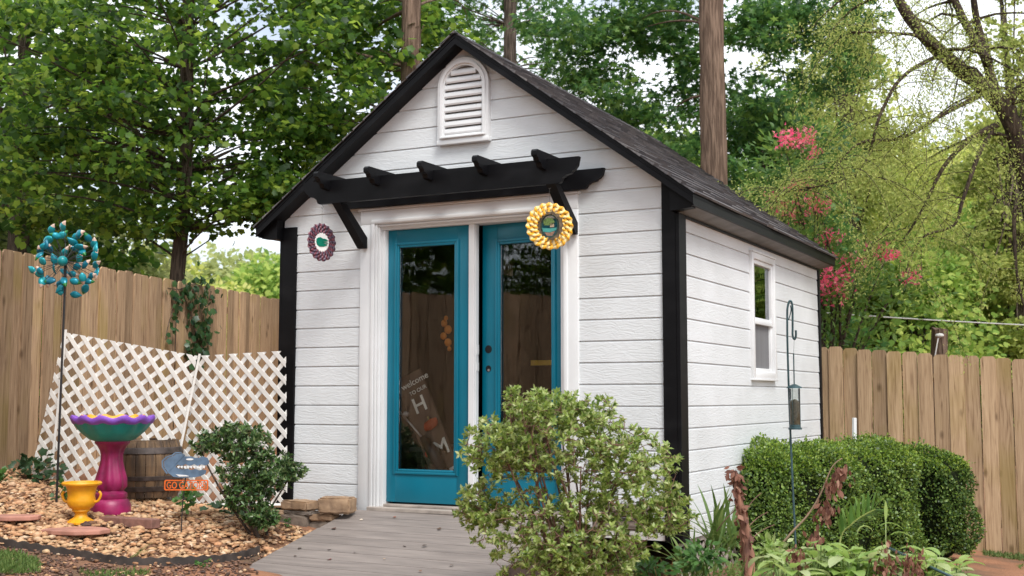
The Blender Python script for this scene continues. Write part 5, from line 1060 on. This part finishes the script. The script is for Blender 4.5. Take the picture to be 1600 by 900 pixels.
# hanging spinners
def spinner(label, c, rad_, nring, lobes, mats, hookz, yawd, inner, tint_alt=None, name='hanging_spinner'):
    t = thing(name, label, 'wind spinner', tuple(c), 'wind spinners hanging from the pergola'); cy_, sy_ = math.cos(yawd), math.sin(yawd); u = np.array([cy_, sy_, 0.]); v = np.array([0, 0, 1.]); nn = np.cross(u, v)
    mb = MB(); top = np.array([c[0], c[1], hookz]); z = c[2]+rad_
    mb.tube([top, top-[0, 0, .012]], .0012, 5); hk = [top-[0, 0, .01]+np.array([.010*math.sin(a), 0, -.010+.010*math.cos(a)]) for a in np.linspace(0, 4.4, 10)]; mb.tube(hk, .0014, 5); mb.tube([top-[0, 0, .012], c+v*rad_*.99], .0009, 4); mb.build('hook', mat('wire', (.12, .11, .10), .4, metal=.8), t)
    for k in range(nring):
        r0 = rad_*(1-.46*k/nring); mb = MB(); n = 240; V = []; amp = rad_*.028; ph = (k % 2)*math.pi; wdt = rad_*.24
        ang = R(10)*(k-nring/2+.5)
        for i in range(n):
            a = 6.2832*i/n; s1 = math.cos(lobes*a+ph); off_ = nn*(amp*1.2*math.sin(lobes*a+ph)); ro_ = r0+amp*s1; ri_ = ro_-wdt*.72
            e1 = u*math.cos(a)+v*math.sin(a); V += [c+e1*ro_+off_, c+e1*ri_+off_*.6]
        for i in range(n):
            j = (i+1) % n; mb.cur = int((i*lobes*2//n) % 2) if len(mats) > 1 else 0; 
            mb.add([], []) if False else None
            mb.f.append((2*i, 2*j, 2*j+1, 2*i+1)); mb.mi.append(mb.cur)
        mb.v.append(np.array(V)); mb.n = len(V); o = mb.build('ring', mats, t, smooth=True); sd_ = o.modifiers.new('t', 'SOLIDIFY'); sd_.thickness = .0018
    inner(t, c, u, v, nn, rad_); seat(t)
M_y1 = mat('yellow_enamel', (.80, .40, .02), .4, .15, 30); M_y2 = mat('light_yellow_enamel', (.85, .66, .30), .4, .1, 30)
M_p1 = mat('mauve_enamel', (.10, .065, .10), .5, .4, 60); M_p2 = mat('red_enamel', (.17, .05, .07), .5, .5, 60); M_white = mat('white_enamel', (.8, .79, .77), .4)
def inner_y(t, c, u, v, nn, r_):
    u2 = unit(u*.85+nn*.5); mb = MB(); polyring(mb, [(a*(1+.05*math.cos(14*math.atan2(b2, a))), b2*(1+.05*math.cos(14*math.atan2(b2, a)))) for a, b2 in ellipse(r_*.60, r_*.62, 84)], ellipse(r_*.44, r_*.52, 84), c+nn*.01, u2, v, .003); fixn(mb.build('ring', mat('bronze_enamel', (.12, .085, .05), .5, .5, 40), t))
    mb = MB(); polyring(mb, ellipse(r_*.43, r_*.51, 60), ellipse(r_*.36, r_*.45, 60), c, u2, v, .003); pic = fixn(mb.build('ring', mat('dark_green_enamel', (.03, .055, .04), .5, .5, 40), t))
    # little painted scene: tree, cabin, water
    for nm_, P, m_ in (('painted_tree', [(-.26, .05), (-.3, .25), (-.1, .38), (.12, .34), (.24, .16), (.1, .02)], mat('leaf_enamel', (.10, .16, .04), .5, .5, 90)), ('painted_cabin', [(.02, -.05), (.02, .08), (.1, .14), (.2, .07), (.2, -.05)], mat('cabin_enamel', (.4, .3, .2), .5)), ('painted_water', [(-.34, -.06), (-.3, -.22), (.0, -.27), (.3, -.18), (.32, -.08), (.0, -.1)], mat('water_enamel', (.06, .28, .25), .4)), ('painted_ground', [(-.26, -.25), (-.1, -.42), (.12, -.42), (.26, -.22), (.0, -.28)], mat('ground_enamel', (.28, .16, .11), .5, .4, 60))):
        mb = MB(); plate(mb, [(a*r_, b2*r_) for a, b2 in P], c+nn*.0, u2, v, .003); fixn(mb.build(nm_, m_, t))
def inner_p(t, c, u, v, nn, r_):
    f = -nn if np.dot(nn, FW) > 0 else nn
    mb = MB(); plate(mb, [(a*(1+.03*math.cos(16*math.atan2(b2, a))), b2*(1+.03*math.cos(16*math.atan2(b2, a)))) for a, b2 in ellipse(r_*.50, r_*.50, 96)], c, u, v, .003); dk = fixn(mb.build('disc', M_white, t))
    uu = u if np.dot(u, RT) > 0 else -u; mb = MB(); P = [(-.44, 0), (-.42, .17), (-.28, .27), (-.12, .3), (.05, .23), (.2, .24), (.4, .18), (.44, .1), (.2, .05), (.05, .06), (.18, .02), (.42, .02), (.42, -.06), (.2, -.04), (.1, -.07), (.38, -.1), (.36, -.17), (.1, -.27), (-.2, -.29), (-.38, -.18)]
    plate(mb, [(a*r_*.95, b2*r_*.85) for a, b2 in P], c+f*.004, uu, v, .002); fixn(mb.build('emblem', mat('green_enamel', (.0, .16, .10), .4), dk))
cY = np.array([2.405, -.40, 1.965]); cP = np.array([.515, -.40, 1.965])
spinner('round golden yellow wavy metal spinner hanging at the right end of the pergola', cY, .160, 3, 20, [M_y1, M_y2], 2.252, YAW+R(6), inner_y)
spinner('purple and red filigree spinner with white disc hanging at the left end of the pergola', cP, .142, 4, 18, [M_p1, M_p2], 2.252, YAW+R(52), inner_p)

# ------------------------------------------------------------ shepherd hook and feeder
hb = gp(1237, 8.5); D = 8.5; M_hook = mat('dark_green_iron', (.035, .075, .085), .4, .2, 20, metal=.3)
t = thing('shepherd_hook', 'slender dark green shepherd hook standing before the side wall', 'garden hook', tuple(hb))
mb = MB(); Q = smoothpts([hb-[0, 0, .05], at(1236, 700, D), at(1231, 560, D), at(1230, 495, D), at(1231, 478, D), at(1234.5, 470, D), at(1238, 478, D), at(1238.5, 510, D), at(1238.5, 524, D), at(1241, 530, D), at(1243.5, 526, D), at(1243.5, 516, D)], 6); mb.tube(Q, .0075, 8); mb.build('pole', M_hook, t, smooth=True)
mb = MB(); Q = smoothpts([at(1232, 500, D), at(1234.5, 492, D), at(1236, 484, D), at(1235, 477, D)], 5); mb.tube(Q, .004, 6); mb.build('scroll', M_hook, t, smooth=True); seat(t)
ft = at(1241, 603, D); fb = at(1241, 671, D); t = thing('bird_feeder', 'tube bird feeder with green cap and seed, hanging from the hook', 'bird feeder', tuple(fb)); hgt = ft[2]-fb[2]
ax_ = np.array([ft[0], ft[1], 0.]); ctr = np.array([ft[0], ft[1], fb[2]])
mb = MB(); mb.tube([ctr+[0, 0, hgt], at(1240, 552, D)], .0045, 6); mb.tube([at(1240, 552, D), at(1241, 529, D)], .001, 4); mb.build('hanger', M_hook, t)
mb = MB(); mb.lathe([(0, hgt+.012), (.012, hgt+.012), (.052, hgt-.008), (.054, hgt-.016), (.0, hgt-.016)], ctr, 28); mb.build('cap', M_hook, t, smooth=40)
mb = MB(); mb.lathe([(.036, .03), (.036, hgt-.017)], ctr, 28); mb.build('tube', glassmat('feeder_plastic', 1.4, (.8, .82, .8)), t, smooth=True)
mb = MB(); mb.lathe([(0, .032), (.033, .032), (.033, hgt*.62), (.015, hgt*.68), (0, hgt*.7)], ctr, 24); mb.build('seed', mat('bird_seed', (.24, .20, .13), .9, .6, 180, bump=.6), t)
mb = MB(); mb.lathe([(0, 0), (.047, 0), (.047, .012), (.039, .016), (.039, .034), (.0, .034)], ctr, 28); mb.build('base', M_hook, t, smooth=40)
mb = MB(); mb.tube([ctr+RT*-.085+[0, 0, .012], ctr+RT*.085+[0, 0, .012]], .0025, 5); mb.build('perch', M_metal, t)
mb = MB()
for k in range(3): a = k*2.1+.4; mb.tube([ctr+[.0375*math.cos(a), .0375*math.sin(a), .03], ctr+[.0375*math.cos(a), .0375*math.sin(a), hgt-.017]], .002, 4)
mb.build('guard_wire', M_hook, t); seat(t)

# ------------------------------------------------------------ things behind: post, wire
t = thing('utility_stub', 'rough wooden stump with a white insulator above the back fence', 'post', tuple(ground(1468, 13.5)))
mb = MB(); trunk_mesh(mb, [ground(1466, 13.5), at(1468, 600, 13.5), at(1468, 560, 13.5), at(1469, 513, 13.5)], [.12, .10, .095, .085], 10, .12); mb.build('post_shaft', B_brown, t)
mb = MB(); mb.ball(at(1468, 524, 13.38), .03, 10, (1.6, 1, .8)); mb.tube([at(1466, 528, 13.38), at(1461, 556, 13.38)], .007, 5); mb.build('insulator', M_white, t); seat(t)
mb = MB(); mb.tube(curve(at(1250, 486, 15), at(1650, 510, 15), -.004, 0, 10), .008, 5); tag(mb.build('utility_wire', mat('pale_wire', (.5, .5, .48), .5), None), 'thin pale overhead wire crossing in front of the right woods', 'wire')
# fallen leaves on the ramp
lv = [(540, 804, (.16, .06, .04)), (505, 797, (.08, .05, .035)), (519, 826, (.10, .05, .035)), (464, 869, (.07, .045, .035)), (516, 875, (.24, .06, .05)), (602, 873, (.5, .33, .2)), (615, 808, (.28, .10, .06)), (552, 864, (.09, .06, .05)), (512, 860, (.09, .06, .05)), (667, 852, (.07, .05, .04)), (690, 827, (.1, .06, .04)), (567, 813, (.6, .5, .4)), (703, 884, (.16, .09, .06)), (655, 892, (.2, .12, .08)), (630, 854, (.1, .06, .04)), (470, 856, (.1, .07, .05))]
LL = ['dark leaf speck at the top of the ramp by the tan block', 'dark crumpled leaf on the ramp edge below the tan block', 'brown leaf lower down the ramp left edge', 'blackish leaf near the lower left corner of the ramp', 'reddish leaf at the front of the ramp', 'pale buff leaf scrap at the front of the ramp', 'rusty leaf just below the door threshold', 'small dark speck mid ramp, left of centre', 'dark curl beside the mid ramp speck', 'dark leaf speck right of the ramp centre', 'brown leaf in the upper middle of the ramp', 'whitish petal on the upper left of the ramp', 'brown scrap near the lower right of the ramp', 'leaf scrap at the bottom middle of the ramp', 'small brown leaf in the very middle of the ramp', 'tiny brown leaf by the left edge of the ramp']
for (x_, y_, c_), lab in zip(lv, LL):
    d = at(x_, y_, 1)-CAM; tt = (sl*CAM[1]-.02-CAM[2])/(d[2]-sl*d[1]); P0 = CAM+d*tt; n1 = np.array([[0, -sl, 1.]]); s_ = random.uniform(.022, .05)
    m_ = MATS.get('fallen%.2f%.2f' % c_[:2]) or mat('fallen%.2f%.2f' % c_[:2], c_, .8)
    o = leaves('fallen_leaf', T_oval, P0[None]+[0, 0, .004], rng.normal(0, 1, (1, 3))*[1, 1, .1], n1+rng.normal(0, .15, (1, 3)), np.array([s_]), m_, wid=np.array([1.6])); tag(o, lab, 'fallen leaf', 'dry leaves on the ramp')

# ------------------------------------------------------------ things inside the shed, behind the glass
iu = unit(np.array([.9, .0, -.0])); ang = R(25); iu = np.array([math.cos(ang), 0, math.sin(ang)]); iv = np.array([-math.sin(ang), 0, math.cos(ang)])
def inside(px, py, Y): d = at(px, py, 1)-CAM; k = (Y-CAM[1])/d[1]; return CAM+d*k
c0 = inside(668, 668, .17); t = thing('welcome_sign', 'brown porch sign with white letters leaning inside the left glass door', 'sign', (c0[0]+.2, .17, -.02)); mb = MB(); plate(mb, [(-.12, -.50), (.12, -.50), (.12, .44), (-.12, .44)], c0+[0, .012, 0], iu, iv, .018)
bd = fixn(mb.build('board', mat('brown_board', (.13, .085, .06), .8, .3, 7, stretch=(1, 1, .3)), t)); M_let = mat('letter_white', (.85, .85, .80), .7)
for tx, px, py, sz in (('welcome', 648, 600, .07), ('TO OUR', 653, 610, .042), ('H', 656, 633, .17), ('M', 690, 700, .17), ('E', 712, 742, .17)):
    p_ = inside(px, py, .165) if tx != 'welcome' else inside(648, 596, .165); place_text('lettering', tx, sz, p_, iu, iv, M_let, bd, .002, .002 if sz > .1 else 0)
pk = inside(673, 663, .15); mb = MB()
for k in range(-2, 3): mb.ball(pk+iu*k*.022, .046-.005*abs(k), 10, (.6, .35, 1))
mb.build('pumpkin', mat('pumpkin_orange', (.42, .075, .02), .7), t, smooth=True); mb = MB(); mb.tube([pk+iv*.04, pk+iv*.065], .008, 5); mb.build('pumpkin_stem', mat('straw', (.3, .25, .1), .8), t); seat(t)
t = thing('string_trimmer', 'string trimmer with silver shaft leaning inside the left glass door', 'trimmer', tuple(inside(715, 752, .115))); mb = MB(); mb.tube([inside(622, 640, .115), inside(665, 690, .115)], .009, 8); mb.build('shaft', M_metal, t, smooth=True)
mb = MB(); mb.ball(inside(634, 647, .115), .03, 10, (1, .8, .7)); mb.build('clamp', mat('grey_plastic', (.35, .35, .35), .5), t, smooth=True)
mb = MB(); mb.tube([inside(660, 683, .115), inside(676, 706, .115), inside(692, 735, .115)], [.026, .05, .04], 10); mb.build('motor_housing', mat('black_plastic', (.012, .012, .013), .4), t, smooth=True)
mb = MB(); mb.ball(inside(667, 709, .115), .018, 8, (.8, .8, 1.6)); mb.build('trigger', mat('red_plastic', (.6, .05, .03), .4), t, smooth=True); mb = MB(); mb.tube([inside(692, 735, .115), inside(702, 752, .115)], .009, 8); mb.build('lower_shaft', M_metal, t, smooth=True); seat(t)
mb = MB(); 
for x_, y_, r_ in ((694, 505, .03), (700, 515, .035), (693, 525, .03), (700, 535, .033), (697, 497, .02), (702, 545, .02)): mb.ball(inside(x_, y_, .35), r_, 10, (1, .6, 1))
tag(mb.build('paper_flowers', mat('orange_paper', (.5, .17, .02), .8), None, smooth=True), 'orange paper flowers hanging inside the left glass door', 'decoration')
mb = MB(); mb.box((1.62, .9, 1.06), (2.4, .93, 1.10)); tag(mb.build('spirit_level', mat('yellow_bar', (.6, .38, .03), .5), None), 'yellow bar on the back wall inside the right door', 'level')
mb = MB(); mb.box((.3, 1.2, .34), (2.6, 1.9, .38), bevel=.004); mb2 = MB(); t = thing('work_bench', 'low pale topped bench inside the shed behind the doors', 'bench', (1.4, 1.5, -.02)); mb.build('bench_top', mat('bench_top', (.3, .28, .25), .6), t)
for x_ in (.35, 2.5):
    for y_ in (1.25, 1.8): mb = MB(); mb.box((x_, y_, -.02), (x_+.05, y_+.05, .339)); mb.build('leg', M_timber, t)
seat(t)
